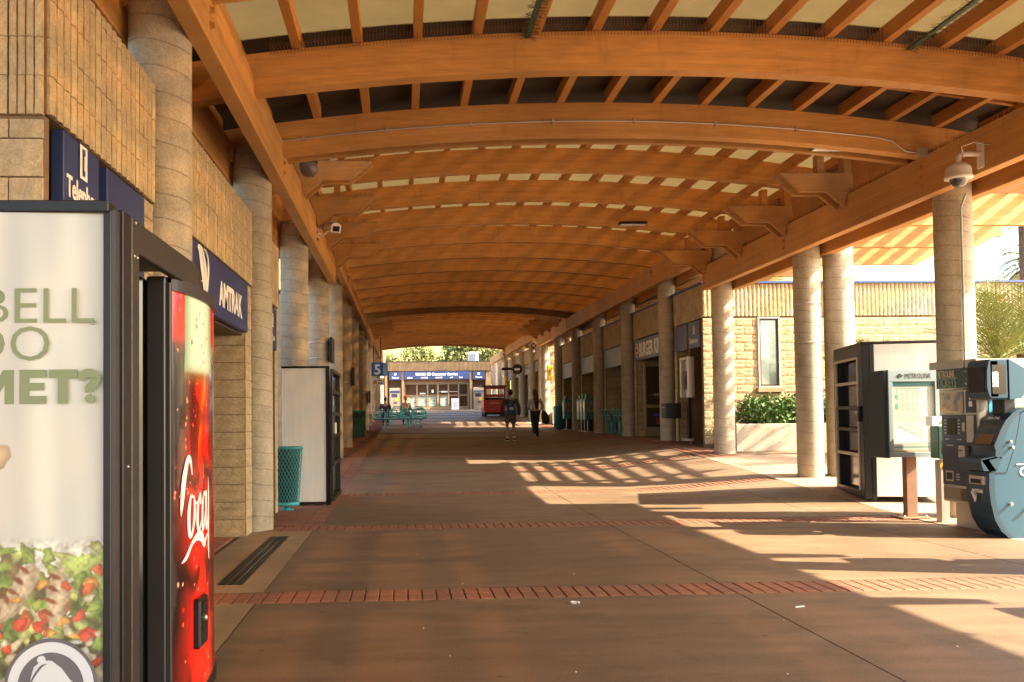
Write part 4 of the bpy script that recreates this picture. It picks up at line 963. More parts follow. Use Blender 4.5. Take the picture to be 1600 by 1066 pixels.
part('base_trim',MB().box(-1.05,-.955,3.5+DY,4.3+DY,.06,.14),black,t)
# script lettering wrapped on the bow
def wrap(ob,y0):
    for v in ob.data.vertices:
        w=v.co+Vector(OFF[ob.name]); u=min(max((w.y-3.49-DY)/.87,0.001),.999); v.co.x=-.985+.052*math.sin(math.pi*u)**.6+.004-OFF[ob.name].x
COCA=[ # (x,y,width) in letter heights; a broad-pen script
 [(.30,1.55,.05),(.18,1.9,.16),(-.02,1.95,.20),(-.28,1.45,.28),(-.42,.85,.20),(-.48,.55,.02)],
 [(.42,.95,.04),(.20,.98,.12),(.05,.55,.22),(.10,.05,.20),(.32,.06,.12),(.50,.50,.20),(.46,.92,.10),(.30,.98,.04)],
 [(.46,.92,.04),(.62,.80,.06),(.80,.75,.05)],
 [(1.10,.72,.14),(1.02,.98,.12),(.82,.72,.18),(.76,.30,.22),(.88,.02,.16),(1.10,.22,.06),(1.28,.50,.04)],
 [(1.62,.90,.06),(1.45,.98,.12),(1.27,.62,.20),(1.27,.12,.20),(1.42,.08,.10),(1.62,.55,.08),(1.72,1.02,.18),(1.66,.30,.20),(1.76,.02,.14),(1.95,.30,.04)],
 [(1.98,1.4,.02),(2.05,.9,.14),(2.0,.2,.18),(2.02,-.6,.14),(2.1,-.9,.02)],
 [(-.45,-.62,.03),(-.10,-.50,.14),(.30,-.22,.12),(.75,-.10,.22),(1.15,-.15,.30),(1.45,-.38,.22),(1.62,-.30,.12),(1.85,-.18,.06),(2.05,-.22,.02)]]
ob=strokes(t,COCA,white,(-.93,3.66+DY,.85),PY,UP,.170,.006); wrap(ob,0)
rc=part('coin_door',MB().bevbox(-.955,-.908,4.12,4.28,.34,.56,.01),black,t); part('recess',MB().box(-.910,-.905,4.14,4.26,.42,.54),blackg,rc); part('lock',MB().lathe([(0,0),(.014,0),(.011,.012),(0,.014)],(-.905,4.18,.47),12,'x'),alu,rc)
stx=part('sticker',MB().box(-1.20,-1.10,3.414+DY,3.4165+DY,1.74,1.90),white,t)
bl=MB(); r=np.random.RandomState(2); z=1.755
while z<1.885: bl.box(-1.115,-1.105,3.411+DY,3.4135+DY,z,z+.003*r.uniform(.6,2)); z+=.007
for i in range(9): bl.box(-1.19,-1.19+r.uniform(.03,.06),3.411+DY,3.4135+DY,1.76+i*.014,1.763+i*.014)
part('barcode',bl,black,stx)
# ---- plain white-sided machine further on, left
def machine_left():
    t=thing('vending_machine','white-sided vending machine standing beside the third left column, its black front facing the walkway','vending machine',(-1.5,14.9,0)); z0=.03
    part('side_panel',MB().bevbox(-1.86,-1.20,14.0,14.03,z0+.05,2.11,.006),whitep,t)
    part('cabinet',MB().box(-1.86,-1.18,14.035,15.75,z0+.04,2.12),black,t)
    part('corner_trim',MB().bevbox(-1.195,-1.13,13.985,14.06,z0,2.14,.006).bevbox(-1.87,-1.195,13.985,14.06,2.115,2.14,.004),blackg,t)
    fr=MB().bevbox(-1.18,-1.10,14.06,14.12,z0+.05,2.10,.005).bevbox(-1.18,-1.10,15.66,15.72,z0+.05,2.10,.005)
    for z in (.08,.62,1.05,1.38,1.72,2.04): fr.bevbox(-1.18,-1.08,14.12,15.66,z,z+.06,.004)
    part('front_frame',fr,black,t); part('front_glass',MB().box(-1.178,-1.15,14.12,15.66,.1,2.05),blackg,t); part('latch',MB().bevbox(-1.10,-1.05,14.10,14.2,1.1,1.28,.01),steel,t)
machine_left()
# mesh litter bin
def bin_mesh():
    x,y=-1.72,13.45; t=thing('litter_bin','teal expanded-metal litter bin with a dark liner beside the white-sided vending machine','litter bin',(x,y,.02)); R0,R1=.175,.225; z0,z1=.12,.92; mb=MB()
    n=26
    for s in (-1,1):
        for i in range(n):
            a0=2*math.pi*i/n; pts=[]
            for q in range(9):
                f=q/8; R=R0+(R1-R0)*f; a=a0+s*f*2.0; pts.append((x+R*math.cos(a),y+R*math.sin(a),z0+(z1-z0)*f))
            mb.tube(pts,.0042,4,False)
    part('mesh_body',mb,tealb,t,kind='stuff')
    part('rim',MB().lathe([(R1-.012,-.02),(R1+.008,-.02),(R1+.012,.0),(R1+.006,.018),(R1-.012,.018),(R1-.012,-.02)],(x,y,z1),28),teal,t)
    part('base_ring',MB().lathe([(R0-.01,-.03),(R0+.008,-.03),(R0+.008,.02),(R0-.01,.02)],(x,y,z0),24),tealb,t)
    part('pedestal',MB().lathe([(.10,.0),(.10,.02),(.045,.03),(.045,.11)],(x,y,.01),16),tealb,t)
    part('liner',MB().lathe([(0,z0),(R0-.03,z0+.01),(R1-.025,z1-.02),(R1-.02,z1+.005)],(x,y,0),24),mat('liner_grey',(.02,.05,.05),.45),t)
bin_mesh()
# ---- right side: open-fronted machine
def machine_right():
    z0=fl(6.6,13)+.02; ang=math.atan2(14.25-12.6,6.83-6.45)  # local x runs along the front
    t=thing('vending_machine','tall vending machine with open black-framed front and white side, behind the timetable board','vending machine',(6.45,12.6,z0-.03),ang)
    Lf=1.69; D=1.05; H=2.25
    # local: x along front (0..Lf), y negative = depth to the right of the direction
    part('cabinet',MB().box(0.03,Lf,-D,-.14,.06,H-.03),black,t)
    part('side_panel',MB().bevbox(0,.028,-D+.04,-.16,.07,H-.04,.006),whitep,t,'glossy white side panel')
    part('corner_trim',MB().bevbox(-.008,.05,-D-.01,-D+.035,.02,H,.005).bevbox(-.008,Lf,-D-.01,-.0,H-.03,H+.0,.006),black,t)
    part('corner_trim',MB().bevbox(-.008,.06,-.16,-.10,.02,H-.03,.005),blackg,t)
    f=MB().bevbox(.0,.20,-.13,.0,.03,H-.03,.01).bevbox(Lf-.14,Lf,-.13,.0,.03,H-.03,.01).bevbox(.2,Lf-.14,-.13,0,H-.20,H-.03,.008).bevbox(.2,Lf-.14,-.13,0,.03,.14,.006)
    part('front_frame',f,black,t)
    tr=MB().bevbox(.20,.235,-.02,.02,.14,H-.2,.004).bevbox(Lf-.175,Lf-.14,-.02,.02,.14,H-.2,.004).bevbox(.235,Lf-.175,-.02,.02,H-.235,H-.2,.004)
    part('bright_trim',tr,steel,t)
    for z in (.62,.98,1.30,1.66): part('shelf_bar',MB().bevbox(.235,Lf-.175,-.05,.012,z,z+.045,.004),steel if z in(1.66,.62) else black,t)
    part('window',MB().box(.235,Lf-.175,-.11,-.10,.14,H-.235),blackg,t)
    part('poster',MB().box(.45,1.15,-.098,-.096,1.35,1.64).box(.45,1.15,-.098,-.096,1.04,1.28).box(.45,1.15,-.098,-.096,.70,.95),mat('faded_print',(.25,.22,.17),.3,(.06,.05,.05),5),t)
    part('lock_handle',MB().bevbox(.06,.14,.0,.05,1.12,1.34,.01),black,t); part('keyhole',MB().lathe([(0,0),(.03,0),(.022,.03),(0,.035)],(.10,.05,1.26),12,'y'),alu,t)
machine_right()
# ---- timetable board
t=thing('timetable_board','grey timetable board with map and printed tables on a rusty square post','notice board',(6.37,11.3,.02))
b0=part('post',MB().bevbox(6.28,6.42,11.22,11.32,.03,.86,.006),rust,t)
part('base_plate',MB().bevbox(6.17,6.53,11.12,11.42,.015,.035,.003),rust,t)
bo=MB(); [bo.lathe([(.014,0),(.014,.02),(0,.02)],(x,y,.035),6) for x in(6.21,6.49) for y in(11.16,11.38)]; part('bolts',bo,steel,t)
frc=mat('blue_grey_frame',(.22,.28,.30),.42)
part('case_side',MB().bevbox(5.91,5.98,11.02,11.40,.78,1.86,.006),mat('dark_teal_side',(.015,.032,.032),.4),t)
part('frame',MB().bevbox(5.955,6.60,10.995,11.03,1.72,1.87,.004).bevbox(5.955,6.60,10.995,11.03,.79,.85,.004).bevbox(5.955,6.01,10.995,11.03,.851,1.719,.004).bevbox(6.545,6.60,10.995,11.03,.851,1.719,.004),frc,t)
part('case_back',MB().box(5.98,6.60,11.035,11.38,.79,1.87),frc,t)
nx,nz=130,190; im=canvas(nx,nz,(.68,.68,.64)); X,Z=grid(nx,nz)
def rect(im,x0,x1,z0,z1,c,a=1): im[(X>=x0)&(X<=x1)&(Z>=z0)&(Z<=z1)]=np.array(c)*a+(1-a)*im[(X>=x0)&(X<=x1)&(Z>=z0)&(Z<=z1)]
rect(im,0,1,.94,1,(.35,.55,.55)); rect(im,.68,1,.45,.93,(.72,.74,.72)); rect(im,.06,.66,.12,.42,(.70,.75,.70)); 
sea=(X<.66)&(X>.06)&(Z<.34-.28*(X-.1))&(Z>.12)&(Z<.42); im[sea]=(.76,.80,.84)
r=np.random.RandomState(4)
for z in np.arange(.58,.88,.011):
    if abs(z-.72)<.015: continue
    for x0 in (.10,.22,.34,.46,.58): rect(im,x0,x0+r.uniform(.03,.08),z,z+.005,(.45,.52,.5))
rect(im,.06,.14,.75,.82,(.35,.6,.5)); rect(im,.06,.14,.60,.68,(.35,.6,.5)); rect(im,.06,.66,.895,.91,(.25,.45,.45))
for z in np.arange(.48,.9,.02): rect(im,.74,.74+r.uniform(.05,.18),z,z+.006,(.55,.58,.56))
rect(im,.80,.81,.62,.90,(.85,.6,.55)); rect(im,.85,.86,.46,.62,(.85,.6,.55))
rect(im,.70,.98,.12,.42,(.82,.80,.74)); rect(im,.82,.90,.32,.38,(.98,.97,.9)); rect(im,0,1,.04,.06,(.4,.55,.52))
lpx=np.linspace(.1,.62,60)
for a in lpx: rect(im,a,a+.012,.35-.27*(a-.1)+.01*math.sin(a*40),.36-.27*(a-.1)+.01*math.sin(a*40),(.7,.45,.4))
print_panel('timetable_poster',nx,nz,lambda u,v:(6.01+u*.535,11.02,.87+v*.845),np.clip(im,0,1),t)
part('lower_ledge',MB().box(6.01,6.545,11.018,11.028,.851,.868),mat('ledge_tan',(.35,.25,.15),.6),t)
txt('METROLINK',.085,(6.165,10.992,1.763),U3,UP,mat('black_print',(.02,.02,.02),.5),t,bold=0,sx=.72,depth=.001)
lg=MB().tube([(6.105+.022*math.cos(a*.5236),10.991,1.795+.022*math.sin(a*.5236)) for a in range(13)],.004,4).box(6.065,6.145,10.988,10.994,1.792,1.798); part('emblem',lg,MATS['black_print'],t)
# ---- validator
t=thing('ticket_validator','slim green-faced ticket validator on a steel post beside the timetable board','validator',(6.55,10.85,0))
part('post',MB().bevbox(6.46,6.56,10.78,10.90,0,.76,.004),alu,t); part('head',MB().bevbox(6.42,6.56,10.74,10.92,.78,1.17,.01),mat('validator_green',(.03,.09,.07),.4),t)
part('label_plate',MB().box(6.36,6.58,10.76,10.9,1.175,1.29),white,t); txt('Val',.05,(6.47,10.755,1.21),U3,UP,MATS['validator_green'],t)
part('slot',MB().box(6.47,6.52,10.732,10.739,.98,1.0).box(6.48,6.49,10.732,10.739,.85,.95),alu,t)
part('hazard_band',MB().box(6.455,6.57,10.772,10.779,.66,.74),yellow,t); part('hazard_stripe',MB().add([(6.47,10.768,.66),(6.50,10.768,.66),(6.54,10.768,.74),(6.51,10.768,.74)],[(0,1,2,3)]),black,t)
# ---- ticket vending machine: front faces the walkway (-x)
t=thing('ticket_machine','stainless steel ticket machine with dark fascia, between the validator and the blue kiosk','ticket machine',(6.8,10.2,0))
X1=6.33
part('cabinet',MB().bevbox(X1,7.05,9.82,10.52,.30,1.60,.012),steel,t)
part('plinth',MB().bevbox(X1+.12,7.0,9.9,10.48,0,.30,.01),steel,t)
part('header_box',MB().bevbox(X1-.03,7.08,9.80,10.56,1.61,1.93,.01),steel,t)
part('fixing_rail',MB().bevbox(X1-.05,X1-.031,10.0,10.66,1.84,1.93,.004),steel,t)
FX=X1-.002
fy=lambda y:9.84+(y-9.84)*.81
def fpan(name,y0,y1,z0,z1,m,d=.004,par=t): return part(name,MB().box(FX-d,FX,fy(y0),fy(y1),z0,z1),m,par)
s=part('ticket_sign',MB().box(X1-.045,X1-.031,9.83,10.52,1.615,1.835),mat('sign_green',(.03,.075,.065),.4),t)
txt('METROLINK',.112,(X1-.047,10.50,1.742),MY,UP,mat('pale_gold',(.62,.55,.38),.5),s,bold=.001,sx=.56)
txt('TICKETS',.165,(X1-.047,10.50,1.625),MY,UP,mat('pale_green',(.25,.36,.28),.5),s,bold=.004,sx=.60)
part('mark',MB().box(X1-.049,X1-.046,9.86,9.98,1.79,1.797).add([(X1-.048,9.88,1.69),(X1-.048,9.96,1.71),(X1-.048,9.88,1.74)],[(0,1,2)]).add([(X1-.048,9.92,1.63),(X1-.048,9.98,1.66),(X1-.048,9.92,1.68),(X1-.048,9.87,1.66)],[(0,1,2,3)]),MATS['pale_gold'],s)
im=canvas(60,40,(.45,.52,.60)); X,Z=grid(60,40); rd=fnoise(60,40,6,4,6); im[(rd>.55)]=(.72,.66,.52); im[np.abs(rd-.45)<.03]=(.85,.6,.4); im[Z<.28-.3*X]=(.85,.75,.5)
print_panel('map_print',60,40,lambda u,v:(FX-.006,fy(10.64-u*.50),1.33+v*.24),im,t)
fpan('print_strip',9.86,10.08,1.33,1.58,navyp); fpan('ticket_graphic',9.93,10.0,1.40,1.46,white,.008); fpan('ticket_graphic',9.92,9.99,1.48,1.54,white,.008)
fpan('fascia',9.86,10.66,.50,1.31,navyp); 
fpan('display',10.30,10.50,1.08,1.27,mat('lcd',(.05,.06,.03),.1),.010)
kb=MB()
for i in range(5):
    for y in (10.54,10.22): kb.box(FX-.012,FX-.004,fy(y),fy(y)+.036,1.09+i*.037,1.105+i*.037)
part('keys',kb,mat('key_grey',(.45,.45,.45),.4),t,kind='stuff')
fpan('coin_plate',9.90,10.06,1.0,1.30,steel,.012); fpan('bill_slot',10.10,10.16,1.12,1.22,steel,.012)
tray=part('card_reader',MB().bevbox(FX-.07,FX-.004,fy(10.02),fy(10.16),.82,.96,.01),steel,t); part('slot',MB().box(FX-.074,FX-.069,fy(10.04),fy(10.14),.90,.91),black,tray)
fpan('ticket_tray',10.40,10.58,.54,.66,steel,.010); fpan('tray_mouth',10.42,10.56,.56,.64,black,.012)
pr=MB(); r=np.random.RandomState(5)
for (y,z,w) in ((10.58,1.02,.10),(10.30,1.02,.10),(10.55,.95,.16),(10.10,.80,.14),(10.08,.775,.14),(10.34,.62,.08),(10.34,.59,.09),(10.34,.56,.08)): pr.box(FX-.0065,FX-.004,fy(y)-w*.8,fy(y),z,z+.012)
part('print_lines',pr,MATS['key_grey'],t,kind='stuff')
fpan('lower_door',9.87,10.22,.33,.47,mat('brown_panel',(.10,.06,.04),.4),.006); fpan('lower_panel',10.25,10.65,.33,.47,mat('bronze_panel',(.26,.20,.13),.4),.006); fpan('door_handle',9.93,9.99,.37,.45,alu,.03)
im=canvas(50,60,(.25,.62,.78)); X,Z=grid(50,60); im[Z>.92]=(.15,.4,.4); rd=fnoise(50,60,5,5,9); im[(rd>.45)&(X>.15)&(Z>.35)&(Z<.9)]=(.68,.74,.58); im[(Z<.3)&(X>.2)]=(.65,.62,.58); im[Z<.06]=(.9,.9,.88)
print_panel('system_map',50,60,lambda u,v:(X1+.12+u*.5,9.812,1.05+v*.52),im,t)
# ---- ticket kiosks, profile faces the camera
def kiosk(label,dy,dx=0,full=True):
    Y0,Y1=9.40+dy,9.80+dy; t=thing('ticket_kiosk',label,'ticket kiosk',(6.7+dx,9.6+dy,0))
    P=lambda pts:[(a+dx,b) for a,b in pts]
    bodyf=[(6.36,.0),(6.30,.07),(6.24,.20),(6.20,.38),(6.185,.52),(6.19,.70),(6.215,.72),(6.215,.80),(6.32,.845),(6.30,.92),(6.285,.99),(6.345,1.13),(6.40,1.225),(6.50,1.30),(6.62,1.36),(6.95,1.36),(7.05,1.2),(7.08,.6),(7.0,0)]
    part('body',MB().prism(P(bodyf),'y',Y0+.02,Y1-.02),kblue,t)
    fr_=[(6.34,.0),(6.275,.07),(6.21,.20),(6.17,.38),(6.155,.52),(6.16,.70),(6.20,.72),(6.36,.0+.36)]
    nav=MB()
    face=[(6.355,.01),(6.275,.08),(6.21,.20),(6.17,.38),(6.157,.52),(6.162,.695)]
    face2=[(6.162,.715),(6.10,.80),(6.085,.83),(6.235,.865),(6.24,.93),(6.225,.98),(6.30,1.15),(6.36,1.25),(6.44,1.33),(6.55,1.385)]
    def slabface(pts,w0,w1,m,name,th=.03):
        mb=MB(); n=len(pts); V=[]
        for y in (w0,w1):
            for (a,b) in pts: V.append((a+dx,y,b))
            for (a,b) in pts: V.append((a+dx+th+.03,y,b+.0))
        F=[]
        for i in range(n-1):
            F+=[(i,i+1,2*n+i+1,2*n+i),(i,n+i,n+i+1,i+1),(2*n+i,2*n+i+1,3*n+i+1,3*n+i)]
        F+=[(0,2*n,3*n,n),(n-1,2*n-1,4*n-1,3*n-1)]
        mb.add(V,F); return part(name,mb,m,t)
    slabface(face,Y0,Y1,kdark,'lower_front'); slabface(face2,Y0,Y1,kdark,'upper_front',.05)
    part('console',MB().prism(P([(6.10,.715),(6.075,.80),(6.085,.84),(6.235,.87),(6.30,.84),(6.25,.715)]),'y',Y0+.0,Y1),kdark,t)
    if full:
        o=Vector((6.232+dx,0,.99)); d_=Vector((.135,0,.27)).normalized(); nn=Vector((-d_.z,0,d_.x))
        def onface(y0,y1,a,b,m,name,h=.006):
            p=[o+d_*a+nn*h,o+d_*b+nn*h]; mb=MB(); mb.add([(p[0].x,y0,p[0].z),(p[0].x,y1,p[0].z),(p[1].x,y1,p[1].z),(p[1].x,y0,p[1].z)],[(0,1,2,3)]); return part(name,mb,m,t)
        onface(Y0+.06,Y1-.06,.0,.22,mat('screen_brown',(.16,.11,.06),.12),'touch_screen',.008); onface(Y0+.035,Y1-.035,-.015,.245,black,'screen_surround',.004)
        txt('Quik-Trak',.045,(6.352+dx,Y1-.10,1.262),MY,(.5,0,.6),white,t,bold=.001,depth=.001)
        part('card_slot',MB().bevbox(6.085+dx,6.15+dx,Y0+.10,Y0+.24,.79,.815,.004),steel,t)
        part('dispenser',MB().bevbox(6.135+dx,6.20+dx,Y0+.06,Y1-.08,.56,.66,.008),steel,t); part('dispenser_mouth',MB().box(6.128+dx,6.136+dx,Y0+.11,Y1-.13,.575,.62),black,t)
        txt('AMTRAK',.05,(6.152+dx,Y1-.10,.475),MY,UP,white,t,bold=.002,depth=.001)
        strokes(t,SWOOSH,white,(6.150+dx,Y1-.10,.36),MY,UP,.11,.006,'emblem')
        txt('Q',.13,(6.50+dx,Y0+.018,.66),U3,UP,white,t,bold=.003); part('lettering',MB().box(6.47+dx,6.62+dx,Y0+.012,Y0+.018,.775,.785),white,t)
        for (a,b) in ((6.40,1.02),(6.42,.96),(6.385,.36),(6.56,.30)): part('knob',MB().lathe([(0,-.03),(.016,-.03),(.018,-.01),(.010,0),(.010,.012)],(a+dx,Y0+.012,b),14,'y'),alu,t)
        gm=MB().box(6.20+dx,6.36+dx,Y0+.014,Y0+.0195,.688,.696)
        for i in range(14):
            f=i/14; f2=(i+1)/14; q=lambda f:(6.36+.17*f+.02*math.sin(f*3),.696+.62*f)
            (a,b),(c,d)=q(f),q(f2); gm.add([(a+dx,Y0+.0185,b),(a+.006+dx,Y0+.0185,b),(c+.006+dx,Y0+.0185,d),(c+dx,Y0+.0185,d)],[(0,1,2,3)])
        part('panel_seam',gm,black,t)
    # monitor head
    h=part('monitor',MB().bevbox(6.20+dx,6.42+dx,Y0+.02,Y1-.02,1.47,1.90,.02).prism(P([(6.205,1.50),(6.18,1.60),(6.185,1.78),(6.205,1.88),(6.3,1.88),(6.3,1.5)]),'y',Y0+.02,Y1-.02),kdark,t)
    part('monitor_shell',MB().prism(P([(6.425,1.47),(6.425,1.90),(6.60,1.80),(6.64,1.6),(6.55,1.48)]),'y',Y0+.02,Y1-.02),kblue,t)
    im=canvas(40,40,(.20,.18,.17)); X,Z=grid(40,40); im[(X>.0)&(X<.45)&(Z>.25)&(Z<.75)]=(.9,.85,.9); im[np.abs((X*3+Z*7)%1-.5)<.09]=(.15,.12,.14); im[X>.5]=(.2,.18,.17)
    print_panel('monitor_screen',40,40,lambda u,v:(6.235+u*.15+dx,Y0+.016,1.53+v*.31),im,h,mat('screen_gloss',(1,1,1),.08,vcol=True))
    part('monitor_screen',MB().box(6.176+dx,6.182+dx,Y0+.06,Y1-.06,1.55,1.82),blackg,h)
    part('neck',MB().bevbox(6.40+dx,6.55+dx,Y0+.1,Y1-.1,1.3,1.52,.02),black,t)
kiosk('blue curved ticket kiosk with a monitor head at the right edge of the view',0)
kiosk('unseen blue ticket kiosk, added for its shadow, just outside the right edge',-2.1,.25,False)  # off-view copy, put in for the shadow it throws across the floor
kiosk('second unseen blue kiosk added for its shadow, outside the right edge, nearer the camera',-4.3,.25,False)  # another unseen copy, added only for its floor shadow
# ---- dome camera on the right beam, bullet camera and lamp on the left beam
t=thing('dome_camera','white dome security camera hanging from an arm on the right beam','security camera',(6.25,10.4,4.2))
xd,yd,zd=6.36,10.1,4.13
part('wall_plate',MB().bevbox(6.615,6.638,yd-.06,yd+.06,zd+.0,zd+.30,.006),creamc,t)
part('arm',MB().tube([(6.62,yd,zd+.17),(6.50,yd,zd+.17),(6.40,yd,zd+.165),(6.365,yd,zd+.13),(6.36,yd,zd+.06)],.032,10),creamc,t)
part('housing',MB().lathe([(.0,.07),(.07,.06),(.12,.02),(.135,-.01),(.14,-.09),(.152,-.10),(.152,-.12),(.10,-.125),(0,-.125)],(xd,yd,zd),28),creamc,t)
part('dome',MB().lathe([(.095,-.126),(.09,-.16),(.065,-.20),(.03,-.218),(0,-.222)],(xd,yd,zd),24),mat('smoke_dome',(.05,.05,.05),.04,spec=1),t)
part('cable',MB().tube([(6.41,yd-.02,zd+.12),(6.34,yd-.1,zd+.22),(6.45,yd-.15,zd+.26),(6.6,yd-.1,zd+.25),(6.62,yd-.2,zd+.22)],.008,6),steel,t)
solo('conduit',MB().tube([(6.985,10.955,4.05),(6.985,11.062,3.9),(6.985,11.066,1.9)],.014,6),mat('conduit_grey',(.30,.33,.30),.5),'thin grey conduit running down the second right column below the dome camera','conduit',(6.985,11.06,1.9))
t=thing('bullet_camera','pale bullet security camera on a bracket from the left beam','security camera',(-1.3,15.8,4.6))
b=MB().prism([(-.0,0),(.0,.12),(.05,.16),(.13,.16),(.18,.12),(.18,0)],'y',-.3,.22); b.xf(Matrix.Translation((-1.36,15.75,4.60))@Matrix.Rotation(.5,4,'Z')@Matrix.Rotation(.35,4,'X')); part('housing',b,creamc,t)
b=MB().box(.03,.15,-.31,-.302,.02,.11); b.xf(Matrix.Translation((-1.36,15.75,4.60))@Matrix.Rotation(.5,4,'Z')@Matrix.Rotation(.35,4,'X')); part('lens',b,blackg,t)
part('bracket',MB().tube([(-1.46,15.8,4.53),(-1.38,15.8,4.50),(-1.28,15.78,4.58)],.022,8).box(-1.467,-1.45,15.74,15.86,4.45,4.62),creamc,t)
t=thing('dome_lamp','small grey dome lamp tucked above the left beam where the middle canopy begins','lamp',(-1.35,12.9,4.8))
part('globe',MB().lathe([(0,-.13),(.08,-.11),(.13,-.03),(.13,.06),(0,.07)],(-1.32,12.9,4.88),20),mat('grey_globe',(.12,.10,.07),.3),t); part('base',MB().box(-1.44,-1.2,12.8,13.0,4.95,5.0),darkw,t)
# ---- twin round lamps
def twin(x,y,z,label):
    t=thing('twin_lamp',label,'lamp',(x,y,z))
    for s in (0,-.27):
        h=part('lamp_head',MB().lathe([(.0,.16),(.06,.16),(.115,.05),(.125,-.07),(.115,-.08),(.09,-.06),(0,-.05)],(x,y,z+s),20,'y'),black,t); part('lens',MB().lathe([(.085,-.062),(.05,-.066),(0,-.068)],(x,y,z+s),16,'y'),mat('lamp_glass',(.5,.45,.35),.1),h)
    part('bracket',MB().tube([(x,y+.1,z+.05),(x,y+.1,z-.32)],.02,6).tube([(x,y+.1,z+.0),(x+.4,y+.1,z+.1)],.02,6),black,t)
twin(6.55,46.0,4.88,'pair of round black lamps at the start of the far right beam')
twin(6.65,60.0,5.65,'second pair of round black lamps further along the right beam')
# ---- hanging signs
t=thing('platform_sign','blue five-sided sign with a white number 5 hanging from the left beam','sign',(-1.2,44,3.3))
part('board',MB().prism([(-1.58,44.0),(-1.02,44.0),(-.80,44.35),(-1.02,44.7),(-1.58,44.7)],'z',3.33,3.96),mat('platform_blue',(.02,.13,.34),.4),t)
txt('5',.66,(-1.45,43.99,3.40),PX,UP,white,t,bold=.018); part('hanger',MB().box(-1.5,-1.46,44.3,44.34,3.96,5.2).box(-1.15,-1.11,44.3,44.34,3.96,5.2),black,t)
t=thing('map_sign','small white and orange sign hanging under the blue number 5 sign','sign',(-1.3,44.2,2.9))
part('board',MB().box(-1.55,-1.0,44.2,44.23,2.88,3.22),white,t); part('print',MB().box(-1.52,-1.32,44.19,44.198,2.93,3.12),bun,t); part('print',MB().box(-1.28,-1.05,44.19,44.198,2.95,3.0).box(-1.28,-1.1,44.19,44.198,3.08,3.12),black,t); part('hanger',MB().box(-1.3,-1.27,44.3,44.33,3.2,3.4),black,t)
t=thing('blade_sign','black flat blade sign sticking out near the far right columns','sign',(5.7,50,3.9)); part('board',MB().bevbox(5.35,5.95,50,50.05,3.83,3.98,.01),black,t); part('arm',MB().tube([(5.95,50.03,3.95),(6.8,50.03,3.95)],.015,6),black,t)
t=thing('round_sign','small round black sign with white print near the far right columns','sign',(6.05,49,3.85)); part('disc',MB().lathe([(0,-.02),(.27,-.02),(.28,0),(.27,.02),(0,.02)],(6.08,49,3.83),28,'y'),black,t); part('print',MB().box(5.93,6.0,48.972,48.979,3.78,3.88).box(6.03,6.1,48.972,48.979,3.78,3.88).box(6.13,6.2,48.972,48.979,3.78,3.88),white,t); part('arm',MB().tube([(6.3,49,3.85),(6.8,49,3.85)],.012,6),alu,t)
for (x,y,z,l) in ((6.98,43.9,3.0,'yellow box sign fixed to a sunlit column just past the shop building'),(6.80,61.2,3.2,'second, farther yellow box sign on the right')):
    t=thing('yellow_sign',l,'sign',(x,y,z)); part('case',MB().bevbox(x-.1,x+.14,y-.3,y,z,z+.75,.02),yellow,t); part('symbol',MB().box(x-.03,x+.07,y-.312,y-.302,z+.25,z+.5),mat('sign_brown',(.25,.12,.02),.5),t)
# strapped signs on left columns
def strapsign(k,row,z,label):
    x=XL0 if row=='left' else XR0; Y=cy(k); R=.24
    t=thing('column_sign',label,'sign',(x,Y,z))
    for dz in (.06,.40): part('strap',MB().lathe([(R,0),(R+.006,0),(R+.006,.03),(R,.03)],(x,Y,z+dz),28),alu,t)
    s=1 if row=='left' else -1
    part('sign_box',MB().bevbox(x+s*(R+.05)-.035,x+s*(R+.05)+.035,Y-.25,Y+.3,z-.02,z+.52,.01),black,t)
strapsign(4,'left',2.55,'black box sign strapped to the fifth left column with silver bands'); strapsign(6,'left',2.35,'black box sign strapped to the seventh left column with silver bands'); strapsign(9,'left',2.0,'tall black box sign strapped low on a far left column')
t=thing('column_straps','two silver bands round the fourth right column above the hedge','straps',(XR0,cy(3),2.4))
for dz in (2.55,3.22): part('strap',MB().lathe([(.228,0),(.233,0),(.233,.02),(.228,.02)],(XR0,cy(3),dz),28),alu,t)
